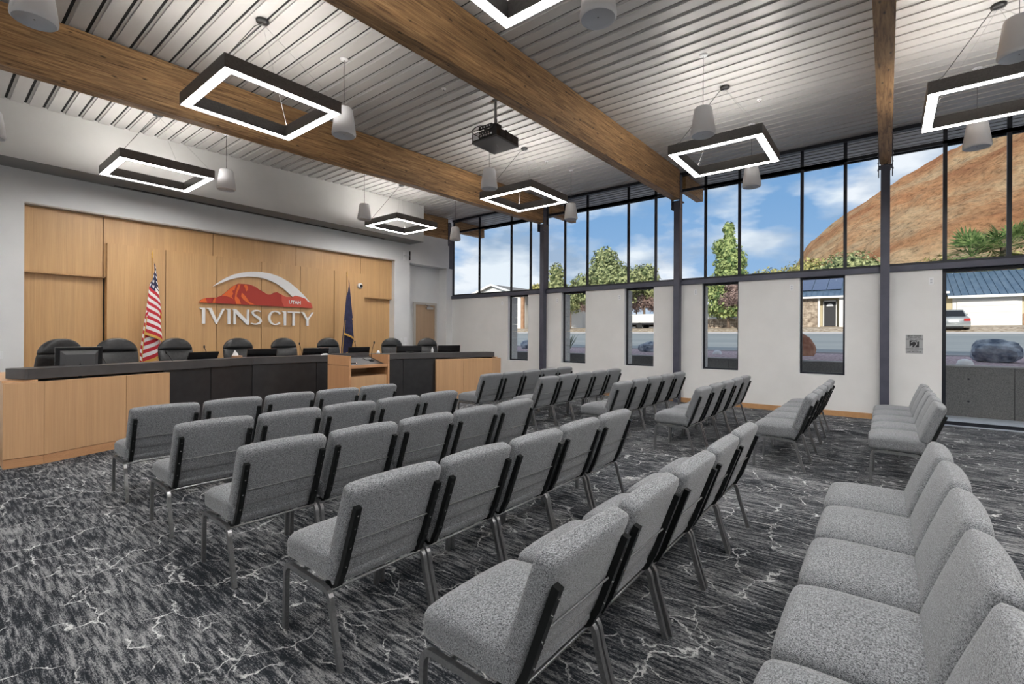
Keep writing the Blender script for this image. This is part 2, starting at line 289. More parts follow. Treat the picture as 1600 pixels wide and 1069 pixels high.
# ------------------------------------------------------------------ mesh helpers
class MB:
    def __init__(s): s.v = []; s.f = []; s.mi = []; s.sm = []
    def add(s, vs, fs, mi=0, sm=False):
        o = len(s.v); s.v += [tuple(p) for p in vs]; s.f += [tuple(o+i for i in f) for f in fs]; s.mi += [mi]*len(fs); s.sm += [sm]*len(fs); return s
    def box(s, x0, y0, z0, x1, y1, z1, mi=0):
        x0, x1 = min(x0, x1), max(x0, x1); y0, y1 = min(y0, y1), max(y0, y1); z0, z1 = min(z0, z1), max(z0, z1)
        vs = [(x0, y0, z0), (x1, y0, z0), (x1, y1, z0), (x0, y1, z0), (x0, y0, z1), (x1, y0, z1), (x1, y1, z1), (x0, y1, z1)]
        return s.add(vs, [(0, 3, 2, 1), (4, 5, 6, 7), (0, 1, 5, 4), (1, 2, 6, 5), (2, 3, 7, 6), (3, 0, 4, 7)], mi)
    def xbox(s, mat, sx, sy, sz, mi=0):     # centred box under a matrix
        o = len(s.v); s.box(-sx/2, -sy/2, -sz/2, sx/2, sy/2, sz/2, mi)
        for i in range(o, len(s.v)): s.v[i] = tuple(mat @ Vector(s.v[i]))
        return s
    def prism(s, pts, a0, a1, axis='y', mi=0):  # polygon pts extruded; axis y: pts (x,z); axis z: (x,y); axis x: (y,z)
        n = len(pts)
        def P(p, a): return {'y': (p[0], a, p[1]), 'z': (p[0], p[1], a), 'x': (a, p[0], p[1])}[axis]
        vs = [P(p, a0) for p in pts]+[P(p, a1) for p in pts]
        fs = [tuple(range(n)), tuple(range(2*n-1, n-1, -1))]+[(i, i+n, (i+1) % n+n, (i+1) % n) for i in range(n)]
        return s.add(vs, fs, mi)
    def tube(s, pts, r, n=8, mi=0, square=False, up=None, w=None, h=None, caps=True):
        pts = [Vector(p) for p in pts]; rings = []
        prev = None
        for i, p in enumerate(pts):
            d = (pts[min(i+1, len(pts)-1)]-pts[max(i-1, 0)]).normalized()
            if up is not None: a = Vector(up)
            elif prev is not None: a = prev
            else: a = Vector((0, 0, 1)) if abs(d.z) < .9 else Vector((1, 0, 0))
            a = (a-d*a.dot(d)).normalized(); b = d.cross(a); prev = a
            if square:
                ww = (w or r)/2; hh = (h or r)/2
                rings.append([p+a*ww*sa+b*hh*sb for sa, sb in ((1, 1), (-1, 1), (-1, -1), (1, -1))])
            else:
                rr = r[i] if isinstance(r, (list, tuple)) else r
                rings.append([p+(a*math.cos(2*math.pi*k/n)+b*math.sin(2*math.pi*k/n))*rr for k in range(n)])
        m = len(rings[0]); o = len(s.v); vs = [q for rg in rings for q in rg]; fs = []
        for i in range(len(rings)-1):
            for k in range(m): fs.append((i*m+k, i*m+(k+1) % m, (i+1)*m+(k+1) % m, (i+1)*m+k))
        s.add(vs, fs, mi, not square)
        if caps: s.add(rings[0], [tuple(range(m-1, -1, -1))], mi); s.add(rings[-1], [tuple(range(m))], mi)
        return s
    def lathe(s, prof, c=(0, 0, 0), n=24, mi=0, sm=True):
        vs = []; fs = []
        for r, z in prof:
            for k in range(n): vs.append((c[0]+r*math.cos(2*math.pi*k/n), c[1]+r*math.sin(2*math.pi*k/n), c[2]+z))
        for i in range(len(prof)-1):
            for k in range(n): fs.append((i*n+k, i*n+(k+1) % n, (i+1)*n+(k+1) % n, (i+1)*n+k))
        s.add(vs, fs, mi, sm); return s
    def loft(s, secs, n=20, e=2.0, mi=0, caps=True):
        # secs: (cx,cy,cz,hw,hd[,tiltdir]) superellipse rings in XY
        vs = []; fs = []
        for q in secs:
            cx, cy, cz, hw, hd = q[:5]; ee = q[5] if len(q) > 5 else e
            for k in range(n):
                a = 2*math.pi*k/n; c, si = math.cos(a), math.sin(a)
                vs.append((cx+hw*math.copysign(abs(c)**(2/ee), c), cy+hd*math.copysign(abs(si)**(2/ee), si), cz))
        for i in range(len(secs)-1):
            for k in range(n): fs.append((i*n+k, i*n+(k+1) % n, (i+1)*n+(k+1) % n, (i+1)*n+k))
        if caps: fs.append(tuple(range(n-1, -1, -1))); L = (len(secs)-1)*n; fs.append(tuple(range(L, L+n)))
        return s.add(vs, fs, mi, True)
    def build(s, name, mats, parent=None, smooth=None):
        me = bpy.data.meshes.new(name); me.from_pydata(s.v, [], s.f)
        for m in (mats if isinstance(mats, (list, tuple)) else [mats]): me.materials.append(MT[m] if isinstance(m, str) else m)
        me.polygons.foreach_set('material_index', s.mi)
        me.polygons.foreach_set('use_smooth', [bool(x) if smooth is None else smooth for x in s.sm])
        me.update()
        bm = bmesh.new(); bm.from_mesh(me); bmesh.ops.recalc_face_normals(bm, faces=bm.faces); bm.to_mesh(me); bm.free()
        o = bpy.data.objects.new(name, me); COL.objects.link(o)
        if parent is not None: o.parent = parent
        return o
def bevel(o, w, seg=3, smooth=True, ang=35):
    bm = bmesh.new(); bm.from_mesh(o.data)
    ed = [e for e in bm.edges if len(e.link_faces) == 2 and e.calc_face_angle(0) > R(ang)]
    bmesh.ops.bevel(bm, geom=ed, offset=w, segments=seg, profile=.5, affect='EDGES', clamp_overlap=True)
    bm.to_mesh(o.data); bm.free()
    for p in o.data.polygons: p.use_smooth = smooth
    return o
def rbox(x0, y0, z0, x1, y1, z1, r, n=8, fn=None):
    bm = bmesh.new(); bmesh.ops.create_cube(bm, size=2); bmesh.ops.subdivide_edges(bm, edges=bm.edges, cuts=n, use_grid_fill=True)
    h = Vector(((x1-x0)/2, (y1-y0)/2, (z1-z0)/2)); c = Vector(((x0+x1)/2, (y0+y1)/2, (z0+z1)/2)); rr = min(r, *[a*.98 for a in h])
    for v in bm.verts:
        p = Vector([math.copysign(1-(1-abs(a))**1.0, a) for a in v.co])
        # cluster the grid near the edges so the rounding stays smooth
        p = Vector([math.copysign(abs(a)**.6, a)*hh for a, hh in zip(p, h)])
        q = Vector([max(-(hh-rr), min(hh-rr, a)) for a, hh in zip(p, h)]); d = p-q
        if d.length > 1e-9: p = q+d.normalized()*rr*min(1, d.length/rr*1.0 if (abs(abs(p.x)-h.x) > 1e-6 and abs(abs(p.y)-h.y) > 1e-6 and abs(abs(p.z)-h.z) > 1e-6) else 1)
        p = p+c
        v.co = fn(p) if fn else p
    mb = MB(); bm.verts.index_update(); mb.add([v.co[:] for v in bm.verts], [[v.index for v in f.verts] for f in bm.faces], 0, True); bm.free(); return mb
def box(name, m, x0, y0, z0, x1, y1, z1, parent=None, bv=0):
    o = MB().box(x0, y0, z0, x1, y1, z1).build(name, m, parent)
    if bv: bevel(o, bv, 2, False)
    return o
def empty(name, loc=(0, 0, 0), rz=0.0):
    o = bpy.data.objects.new(name, None); o.empty_display_size = .1; COL.objects.link(o); o.location = loc; o.rotation_euler = (0, 0, rz); return o
def tag(o, label, cat, group=None, kind=None):
    o['label'] = label; o['category'] = cat
    if group: o['group'] = group
    if kind: o['kind'] = kind
    return o
def struct(o): o['kind'] = 'structure'; return o
def copy_tree(o, parent=None):
    c = o.copy(); COL.objects.link(c)
    if parent is not None: c.parent = parent
    for ch in list(KIDS.get(o.name, o.children)): copy_tree(ch, c)
    return c
KIDS = {}
def children_map():
    KIDS.clear()
    for o in bpy.data.objects:
        if o.parent: KIDS.setdefault(o.parent.name, []).append(o)
def ceilz(x): return 5.18-.0217*(10.77-x)
BAY = 3.66; COLY = [11.01, 7.35, 3.69, .03, -3.63]

# ================================================================== SETTING
struct(box('floor', 'carpet', -5.0, -7.2, -.12, 10.72, 11.4, 0))
# ---- ceiling
ce = struct(MB().prism([(-5.1, ceilz(-5.1)+.03), (12.42, ceilz(12.42)+.03), (12.42, ceilz(12.42)+.34), (-5.1, ceilz(-5.1)+.34)], -7.3, 12.6, 'y').build('ceiling', 'roofslab'))
MB().prism([(-5.09, ceilz(-5.1)+.024), (12.40, ceilz(12.4)+.024), (12.40, ceilz(12.4)+.029), (-5.09, ceilz(-5.1)+.029)], -7.29, 12.59, 'y').build('backing', 'black', ce)
x = .819-.203*29
i = 0
plank_me = None
while x+.2 < 12.4:
    if plank_me is None:
        sl = .0217
        pts = [(0.022, .016), (.050, .016+.028*sl), (.050, 0), (.190, .140*sl), (.190, .022+.140*sl), (.022, .022)]
        p0 = MB().prism(pts, -7.28, 12.58, 'y').build('ceiling_plank', 'plank', ce); plank_me = p0.data
        p = p0
    else:
        p = bpy.data.objects.new('ceiling_plank', plank_me); COL.objects.link(p); p.parent = ce
    p.location = (x, 0, ceilz(x+.045)); x += .203
box('fascia_board', 'frame', 12.42, -7.3, ceilz(12.4)-.02, 12.47, 12.6, ceilz(12.4)+.36, ce)

# ---- far wall (behind the dais)
wf = struct(empty('wall_far'))
FW = 10.93
box('drywall', 'wall', -5.0, FW, 0, 1.09, 11.45, 5.2, wf)
box('drywall', 'wall', 1.09, FW, 3.58, 8.44, 11.45, 5.2, wf)
box('drywall', 'wall', 8.44, FW, 0, 8.97, 11.45, 4.53, wf)
box('drywall', 'wall', 8.97, FW, 3.59, 10.55, 11.45, 4.53, wf)
box('drywall', 'wall', 8.97, 11.30, 0, 10.55, 11.45, 3.59, wf)
box('drywall', 'wall', 10.45, FW+.01, 0, 10.70, 11.30, 3.59, wf)
box('drywall', 'wall', 8.44, 11.12, 4.53, 10.60, 11.45, 5.2, wf)
# niche wood panels
def panel(x0, x1, z0, z1, y, t=.03, m='oak', par=wf, g=.006):
    return box('wood_panel', m, x0+g, y, z0+g, x1-g, y+t, z1-g, par)
box('niche_backing', 'desk', 1.09, 11.22, 0, 8.44, 11.30, 3.58, wf)
us = [1.09, 2.095, 3.866, 5.635, 7.408, 8.44]
for a, b_ in zip(us, us[1:]): panel(a, b_, 2.49, 3.58, 11.06, .16)
panel(1.09, 2.12, 0, 2.49, 11.16, .06); panel(7.45, 8.44, 0, 2.49, 11.16, .06)
box('niche_edge', 'oak', 1.10, 11.05, 2.475, 2.12, 11.17, 2.492, wf); box('niche_edge', 'oak', 7.45, 11.05, 2.475, 8.43, 11.17, 2.492, wf)
cs = [2.126, 3.008, 3.903, 4.80, 5.69, 6.575, 7.46]
for a, b_ in zip(cs, cs[1:]): panel(a, b_, 0, 3.10, 10.95, .11)
box('wood_core', 'oak', 2.14, 11.06, 0, 7.45, 11.2, 3.09, wf)
box('niche_head', 'doorframe', 1.09, FW-.002, 3.575, 8.44, 11.06, 3.60, wf)
box('niche_reveal', 'wall', 8.425, FW+.002, 0, 8.445, 11.2, 3.58, wf)
# soffit
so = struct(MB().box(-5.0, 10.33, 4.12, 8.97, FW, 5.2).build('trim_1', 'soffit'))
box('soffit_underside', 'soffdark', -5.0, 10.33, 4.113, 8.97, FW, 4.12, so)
# linear diffuser slot in soffit
box('air_slot', 'black', 2.2, 10.80, 4.109, 8.0, 10.86, 4.114, so)
# door in alcove
dr = struct(empty('door_1', (9.85, 11.29, 0)))
def rel(o, base):
    for v in o.data.vertices: v.co -= Vector(base)
    return o
D0 = (9.85, 11.29, 0)
rel(box('door_leaf', 'doorwood', 9.46, 11.26, .01, 10.245, 11.30, 2.41, dr), D0)
for a in ((9.39, 0, 9.46, 2.48), (10.245, 0, 10.315, 2.48), (9.46, 2.41, 10.245, 2.48)):
    rel(box('door_frame', 'doorframe', a[0], 11.235, a[1], a[2], 11.32, a[3], dr), D0)
rel(box('door_closer', 'chrome', 9.86, 11.18, 2.27, 10.12, 11.26, 2.35, dr, .008), D0)
rel(MB().tube([(10.0, 11.20, 2.37), (9.78, 11.12, 2.385), (9.83, 11.24, 2.42)], .012, 6).build('closer_arm', 'chrome', dr), D0)
rel(MB().tube([(9.53, 11.26, 1.0), (9.53, 11.20, 1.0), (9.66, 11.20, 1.0)], .011, 8).build('door_handle', 'chrome', dr), D0)

# ---- left and back walls (out of view)
struct(box('wall_left', 'wall', -5.15, -7.2, 0, -5.0, 11.45, 5.2))
struct(box('wall_near', 'wall', -5.0, -7.35, 0, 10.92, -7.2, 5.3))

# ---- window wall
ww = struct(empty('wall_right'))
WIN = [(7.90, 8.637), (6.065, 6.807), (4.26, 5.00), (2.432, 3.18), (.604, 1.34)]
WX, WT = 10.70, 10.90
SILL, HEAD = .755, 2.625
def wallseg(y0, y1, z0, z1): return box('drywall', 'wallwin', WX, y0, z0, WT, y1, z1, ww)
segs = []
ys = sorted(WIN); prev = -.725
cur = prev
for a, b_ in ys:
    wallseg(cur, a, 0, HEAD); wallseg(a, b_, 0, SILL); cur = b_
wallseg(cur, 10.95, 0, HEAD)
# exterior block veneer beside the openings
def blocks(y0, y1, z0, z1):
    z = z0
    while z < z1-.05:
        box('concrete_block', 'block', WT+.005, y0+.004, z+.004, 11.16, y1-.004, min(z+.2, z1)-.004, ww); z += .2
cur = prev
for a, b_ in ys:
    blocks(cur, a-.0, 0, 2.6); blocks(a, b_, 0, .6); cur = b_
blocks(cur, 11.2, 0, 2.6)
# low windows
def window(idx, y0, y1, z0, z1, fw=.04, jamb=True):
    w = struct(empty('window_%d' % idx, (10.82, (y0+y1)/2, z0))); B = (10.82, (y0+y1)/2, z0)
    for a in ((y0, z0, y0+fw, z1), (y1-fw, z0, y1, z1), (y0+fw, z0, y1-fw, z0+fw), (y0+fw, z1-fw, y1-fw, z1)):
        rel(box('window_frame', 'frame', 10.795, a[0], a[1], 10.84, a[2], a[3], w), B)
    rel(box('pane', 'glass', 10.822, y0+fw, z0+fw, 10.828, y1-fw, z1-fw, w), B)
    return w
for k, (a, b_) in enumerate(WIN):
    window(k+1, a, b_, SILL, HEAD)
    box('window_return', 'jamb', WX-.002, b_-.006, SILL, 10.795, b_, HEAD, ww)
    box('window_return', 'jamb', WX-.002, a, SILL, 10.795, a+.006, HEAD, ww)
    box('window_return', 'jamb', WX-.002, a, SILL, 10.795, b_, SILL+.006, ww)
window(6, -2.58, -.727, .012, HEAD, .055)
window(7, -7.1, -3.70, .012, HEAD, .055)
box('drywall', 'wallwin', WX, -3.70, 0, WT, -2.58, HEAD, ww)
# steel transom along the whole wall, in lengths between columns
for a, b_ in zip(COLY[1:], COLY[:-1]):
    box('steel_transom', 'steel', 10.66, a+.068, 2.625, 10.80, b_-.068, 2.725, ww, .004)
box('steel_transom', 'steel', 10.66, -7.2, 2.625, 10.80, -3.698, 2.725, ww)
# clerestory
mull = [9.87, 8.61, 7.91, 6.77, 6.09, 4.955, 4.27, 3.14, 2.45, 1.317, .62, -.762, -1.52, -2.65, -3.05, -4.4, -5.2, -6.4]
cl = {}
for bi, (a, b_) in enumerate(zip(COLY[1:]+[-7.2], COLY)):
    w = struct(empty('window_%d' % (8+bi), (10.82, (a+b_)/2, 2.725))); B = (10.82, (a+b_)/2, 2.725)
    ms = [m for m in mull if a+.1 < m < b_-.1]
    lo, hi = a, b_
    for m in ms: rel(box('mullion', 'frame', 10.80, m-.028, 2.775, 10.84, m+.028, 5.16, w), B)
    for m in (lo, hi):
        s_ = .0 if m == lo else -.03
        rel(box('mullion', 'frame', 10.80, m+s_, 2.775, 10.84, m+s_+.03, 5.16, w), B)
    rel(box('sill_rail', 'frame', 10.755, lo, 2.725, 10.885, hi, 2.775, w), B)
    rel(box('head_rail', 'frame', 10.76, lo, 5.115, 10.88, hi, 5.178, w), B)
    st = [lo+.03]+[q for m in ms for q in (m-.03, m+.03)]+[hi-.03]
    for q0, q1 in zip(st[0::2], st[1::2]):
        rel(box('transom_rail', 'frame', 10.80, q0, 4.75, 10.84, q1, 4.81, w), B)
        rel(box('pane', 'glassclear', 10.822, q0, 2.775, 10.828, q1, 4.75, w), B)
        rel(box('pane', 'glassclear', 10.822, q0, 4.81, 10.828, q1, 5.115, w), B)
# baseboards
for k, (a, b_) in enumerate([(-.72, -.04), (.10, 3.62), (3.76, 7.28), (7.42, 10.93)]):
    struct(box('baseboard_right' if k == 0 else 'baseboard_right', 'baseb', 10.682, a, 0, WX, b_, .10))

# ---- columns and beams
slope = math.atan(.0225)
def beam(y, x0, x1, depth=.655, wd=.165):
    L = (x1-x0)/math.cos(slope); o = MB().box(0, -wd/2, 0, L, wd/2, depth).build('roof_beam', 'glulam')
    zb = 4.507-.0225*(10.51-x0); o.location = (x0, y, zb); o.rotation_euler = (0, -slope, 0); return o
bl = {11.01: 'short timber roof beam on the far wall above the door alcove', 7.35: 'long timber roof beam nearest the dais, spanning to the second column',
      3.69: 'large timber roof beam crossing the middle of the ceiling beside the projector', .03: 'timber roof beam seen end on, resting on the right-hand column', -3.63: 'timber roof beam behind the camera, out of the picture'}
for y in COLY:
    o = beam(y, 8.98 if y == 11.01 else -4.98, 10.51); tag(o, bl[y], 'roof beam', 'glued timber roof beams')
    # outrigger beyond the glass
    q = MB().box(0, -.08, .30, 1.30, .08, .655).build('beam_tail', 'glulam', o); q.location = (10.93-o.location.x, 0, 0)
cl_l = ['corner column beside the door alcove', 'column under the timber beam nearest the dais', 'column under the middle timber beam', 'column under the right-hand timber beam', 'column behind the camera']
for y, lb in zip(COLY, cl_l):
    c = empty('steel_column', (10.65, y, 0)); tag(c, 'dark blue-grey square steel '+lb, 'column', 'steel columns on the window wall')
    box('column_shaft', 'steel', -.10, -.066, .0, .098, .066, 4.49, c, .008)
    box('cap_plate', 'steel', -.115, -.10, 4.475, .108, .10, 4.497, c)
    for s in (-1, 1):
        o = MB().prism([(-.19+.03, 4.30), (-.03, 4.30), (-.03, 5.02), (-.06, 5.06), (-.13, 5.06), (-.16, 5.02)], s*.088, s*.102, 'y').build('side_plate', 'steel', c)
        for k in range(5):
            for dx in (-.125, -.07):
                MB().tube([(dx, s*.098, 4.42+k*.13), (dx, s*.112, 4.42+k*.13)], .011, 6).build('bolt', 'chrome', o) if dx == -.07 or k % 2 == 0 else None

# ================================================================== CHAIRS
def make_chair():
    c = empty('stacking_chair')
    W = .525
    def sf(p):
        u = p.x/(W/2); t = (p.y-.045)/.22
        if p.z > .40: p.z += .020*max(0, 1-u*u)*max(0, 1-t*t)-.016*max(0, (p.y-.12)/.14)**2-.010*max(0, abs(u)-.7)/.3
        if p.z < .40: p.z -= .006*max(0, 1-u*u)
        p.y += .006*(1-u*u)*(p.y > .2)
        return p
    rbox(-W/2-.005, -.175, .346, W/2+.005, .268, .486, .038, 9, sf).build('seat', 'fabric', c)
    # backrest pad
    tilt = Matrix.Translation((0, -.165, .46)) @ Matrix.Rotation(R(20), 4, 'X')
    def bf(p):
        u = p.x/(W/2); t = (p.z-.18)/.19
        if p.y > 0: p.y += .020*max(0, 1-u*u)*max(0, 1-t*t)
        else: p.y -= .006*max(0, 1-u*u)
        if p.z > .3: p.z += .012*(1-u*u)
        return tilt @ p
    rbox(-W/2-.004, -.038, -.012, W/2+.004, .044, .374, .027, 9, bf).build('backrest', 'fabric', c)
    # lower back panel
    o = MB().box(-W/2+.012, -.034, -.125, W/2-.012, -.004, .18).build('back_panel', 'fabric', c); bevel(o, .01, 2)
    for v in o.data.vertices: v.co = tilt @ v.co
    o = MB().tube([tilt @ Vector((xx, -.049-.002*math.cos(xx*6), .115)) for xx in (-.232, -.12, 0, .12, .232)], .004, 6).build('piping', 'piping', c)
    # posts
    for s in (-1, 1):
        x = s*.232
        pts = [(x, -.085, .322), (x, -.135, .326), (x, -.168, .345), (x, -.188, .385)]+[tuple(tilt @ Vector((x, -.053, t))) for t in (-.03, .1, .30)]
        p = MB().tube(pts, .02, square=True, up=(1, 0, 0), w=.030, h=.026).build('back_post', 'post', c)
        sc = MB()
        for t in (.0, .10, .20, .265):
            q = tilt @ Vector((x, -.066, t)); d = (tilt.to_3x3() @ Vector((0, -1, 0)))*.003
            sc.tube([q, q+d], .0045, 6)
        sc.build('screw', 'chrome', p)['kind'] = 'stuff'
    # side frames and legs
    for s in (-1, 1):
        x = s*.268
        def arc(cy, cz, r, a0, a1, n=5): return [(x, cy+r*math.cos(R(a0+(a1-a0)*k/n)), cz+r*math.sin(R(a0+(a1-a0)*k/n))) for k in range(n+1)]
        rail = [(x, .244, .24)]+arc(.190, .278, .052, 0, 88)+[(x, .0, .328)]+[(x, -.10, .325)]+arc(-.115, .268, .056, 92, 168)+[(x, -.180, .23)]
        MB().tube(rail, .022, square=True, up=(1, 0, 0), w=.022, h=.024).build('side_frame', 'leg', c)
        MB().tube([(x, .244, .24), (x, .250, .0)], .022, square=True, up=(1, 0, 0), w=.022, h=.024).build('leg', 'leg', c)
        MB().tube([(x, -.180, .23), (x, -.250, .0)], .022, square=True, up=(1, 0, 0), w=.022, h=.024).build('leg', 'leg', c)
    MB().tube([(-.262, -.150, .318), (.262, -.150, .318)], .007, 8).build('stretcher', 'leg', c)
    MB().tube([(-.262, .12, .322), (.262, .12, .322)], .009, 8).build('stretcher', 'leg', c)
    return c
proto = make_chair(); children_map()
rowL = [5.18, 4.03, 2.94, 1.855, .83, -.22]
rowR = [5.27, 4.26, 2.98, 1.87, .70, -.38]
rw = ['first row nearest the dais', 'second row', 'third row', 'fourth row', 'fifth row', 'sixth row nearest the camera']
sw = ['leftmost seat', 'second seat from the left', 'middle seat', 'second seat from the right', 'rightmost seat']
first = True
for blk, (rows, x0, bn) in enumerate([(rowL, 1.425, 'left block'), (rowR, 6.275, 'right block by the windows')]):
    for ri, yr in enumerate(rows):
        for ci in range(5):
            c = proto if first else copy_tree(proto); first = False
            xc = x0+.575*ci+(-.2 if (blk, ri) == (1, 0) else 0)
            c.location = (xc, yr+.25+random.uniform(-.008, .008), 0); c.rotation_euler = (0, 0, R(random.uniform(-.9, .9)))
            nm = rw[ri] if not (blk == 1 and ri == 5) else 'sixth row nearest the tall glass'
            tag(c, 'grey fabric chair, %s, %s, %s' % (sw[ci], nm, bn if blk == 0 else 'right block'), 'chair', 'grey fabric chairs in the %s, %s' % (nm, bn))

# ================================================================== DAIS DESK
dk = empty('dais_desk', (4.76, 7.5, 0)); tag(dk, 'long angled dais desk with dark counter and oak end cladding below the city logo', 'desk')
DB = Vector((4.76, 7.5, 0))
def dkp(o): rel(o, DB); o.parent = dk; return o
front = [(.79, 7.52), (3.60, 8.50), (5.92, 8.50), (8.75, 7.52)]
def offs(pts, d):
    out = []
    for i, p in enumerate(pts):
        ns = []
        for j in (i-1, i):
            if 0 <= j < len(pts)-1:
                a = Vector(pts[j]); b_ = Vector(pts[j+1]); t = (b_-a).normalized(); ns.append(Vector((-t.y, t.x)))
        n = sum(ns, Vector((0, 0))).normalized(); k = 1/max(.3, n.dot(ns[0])); out.append(tuple(Vector(p)+n*d*k))
    return out
def band(name, m, d0, d1, z0, z1, i, t0=0.0, t1=1.0, pts=front):
    A = offs(pts, d0); B_ = offs(pts, d1)
    def L(P, i, t): a = Vector(P[i]); b_ = Vector(P[i+1]); return tuple(a+(b_-a)*t)
    poly = [L(A, i, t0), L(A, i, t1), L(B_, i, t1), L(B_, i, t0)]
    return dkp(MB().prism(poly, z0, z1, 'z').build(name, m))
for i in range(3):
    band('counter_band', 'fascia', 0, .03, .952, 1.07, i, .0008 if i else 0, .9992)
    band('counter_top', 'fascia', .03, .36, 1.045, 1.069, i)
    band('work_surface', 'desk', .30, .82, .75, .79, i)
    band('inner_panel', 'oakdesk', .30, .33, .18, 1.045, i)
band('counter_end', 'fascia', -.0, .36, .952, 1.068, 0, -.012, -.0005); band('counter_end', 'fascia', -.0, .36, .952, 1.068, 2, 1.0005, 1.012)
divs = {0: [(.50, .745), (.745, 1.0)], 1: [(0, .5), (.5, 1.0)], 2: [(0, .25), (.25, .50)]}
for i, ds in divs.items():
    for a, b_ in ds:
        L = (Vector(front[i+1])-Vector(front[i])).length; g = .006/L
        band('front_panel', 'desk', .035, .055, .02, .948, i, a+g, b_-g)
    band('core', 'black', .056, .08, .0, .94, i)
# oak cladding
wfL = [(.905, 7.43), (2.235, 7.935)]; wfR = [(7.285, 7.935), (8.615, 7.43)]
for w_, sgn in ((wfL, 0), (wfR, 1)):
    for t0, t1 in (((0, .60), (.60, 1)) if sgn == 0 else ((0, .47), (.47, 1))):
        A = Vector(w_[0]); Bq = Vector(w_[1]); g = .003
        n = Vector((-(Bq-A).y, (Bq-A).x)).normalized()
        a = A+(Bq-A)*(t0)+(Bq-A).normalized()*g*(t0 > 0); b_ = A+(Bq-A)*t1-(Bq-A).normalized()*g*(t1 < 1)
        dkp(MB().prism([tuple(a), tuple(b_), tuple(b_+n*.085), tuple(a+n*.085)], .105, .925, 'z').build('oak_panel', 'oakdesk'))
    a, b_ = A, Bq
    dkp(MB().prism([tuple(A+n*.006), tuple(Bq+n*.006), tuple(Bq+n*.085), tuple(A+n*.085)], 0, .10, 'z').build('kick_board', 'oakh'))
    s = -1 if sgn == 0 else 1
    cx0 = .585 if sgn == 0 else 8.617; cx1 = .903 if sgn == 0 else 8.935
    dkp(MB().box(cx0, 7.43, .105, cx1, 7.53, .925).build('oak_panel', 'oakdesk')); dkp(MB().box(cx0+.003, 7.436, 0, cx1-.003, 7.53, .10).build('kick_board', 'oakh'))
    ex = .585 if sgn == 0 else 8.865
    dkp(MB().box(ex, 7.535, .105, ex+.07, 9.3, .925).build('end_panel', 'oakdesk')); dkp(MB().box(ex+.003, 7.54, 0, ex+.067, 9.29, .10).build('kick_board', 'oakh'))
    dkp(MB().box(ex, 7.535, .926, ex+.28 if sgn == 0 else ex+.07, 9.3, .945).build('end_top', 'oakdesk'))
# raised platform behind the desk
struct(MB().prism([(.72, 7.75), (3.55, 8.72), (5.95, 8.72), (8.80, 7.75), (8.80, 10.93), (.72, 10.93)], 0.001, .17, 'z').build('trim_2', 'carpet'))

# ================================================================== LECTERN
lc = empty('lectern', (4.885, 7.33, 0)); tag(lc, 'oak lectern with open shelf and sloped dark top in front of the dais desk', 'lectern')
LB = Vector((4.885, 7.33, 0))
def lcp(o): rel(o, LB); o.parent = lc; return o
X0, X1, Y0, Y1 = 4.48, 5.29, 7.0, 7.66
for xa, xb in ((X0, X0+.035), (X1-.035, X1)):
    lcp(MB().box(xa, Y0, .0, xb, Y1, .945).build('side_panel', 'cherry')); lcp(MB().box(xa, Y0, .951, xb, Y1, 1.117).build('side_panel', 'cherry'))
    lcp(MB().box(xa-.0, Y0-.004, 0, xb, Y0+.001, 1.118).build('edge_band', 'oakh'))
lcp(MB().box(X0+.037, Y1-.03, 0, X1-.037, Y1, 1.09).build('back_panel', 'oakdesk'))
lcp(MB().box(X0+.037, Y0+.03, .0, X1-.037, Y0+.055, .765).build('front_panel', 'oakdesk'))
lcp(MB().box(X0+.037, Y0+.056, .745, X1-.037, Y1-.032, .765).build('shelf', 'oakdesk'))
lcp(MB().box(X0+.037, Y0+.005, .905, X1-.037, Y0+.06, .955).build('ledge', 'oakh'))
lcp(MB().prism([(Y0+.06, .945), (Y1-.10, 1.075), (Y1-.10, 1.055), (Y0+.06, .925)], X0+.037, X1-.037, 'x').build('sloped_top', 'desk'))
lcp(MB().box(X0+.037, Y1-.10, 1.06, X1-.037, Y1-.032, 1.14).build('rear_rail', 'fascia'))

# ---- microphones
def mic(name, x, y, z, h, lean, label, grp=None):
    m = empty(name, (x, y, z)); tag(m, label, 'microphone', grp)
    MB().lathe([(0, 0), (.045, 0), (.045, .012), (.015, .02), (0, .02)], n=16).build('base', 'blackp', m)
    lx, ly = lean
    pts = [(0, 0, .02), (0, 0, h*.35), (lx*.3, ly*.3, h*.65), (lx*.8, ly*.8, h*.93), (lx, ly, h)]
    MB().tube(pts, .005, 6).build('gooseneck', 'blackp', m)
    MB().lathe([(0, -.025), (.008, -.022), (.013, -.005), (.013, .015), (.006, .026), (0, .028)], (lx, ly, h+.01), 10).build('mic_head', 'blackp', m)
    return m
G = 'gooseneck microphones on the dais desk'
mic('gooseneck_microphone', 2.42, 8.30, .79, .40, (-.14, -.05), 'gooseneck microphone on the desk right of the striped flag', G)
mic('gooseneck_microphone', 1.62, 8.15, .79, .42, (-.12, -.04), 'gooseneck microphone just right of the leftmost monitor', G)
mic('gooseneck_microphone', 3.02, 8.75, .79, .46, (-.10, -.05), 'gooseneck microphone rising behind the second monitor from the left', G)
mic('gooseneck_microphone', 4.74, 9.00, .79, .49, (-.10, -.05), 'gooseneck microphone in front of the fifth chair, right of the third monitor', G)
mic('gooseneck_microphone', 5.95, 9.00, .79, .52, (-.08, -.04), 'gooseneck microphone behind the lectern beside the navy flag', G)
mic('gooseneck_microphone', 5.11, 7.28, 1.0, .32, (.02, -.05), 'tall gooseneck microphone standing on the lectern top', G)
m_ = empty('lectern_microphone', (4.60, 7.12, .965)); tag(m_, 'short black microphone lying at the left of the lectern top', 'microphone')
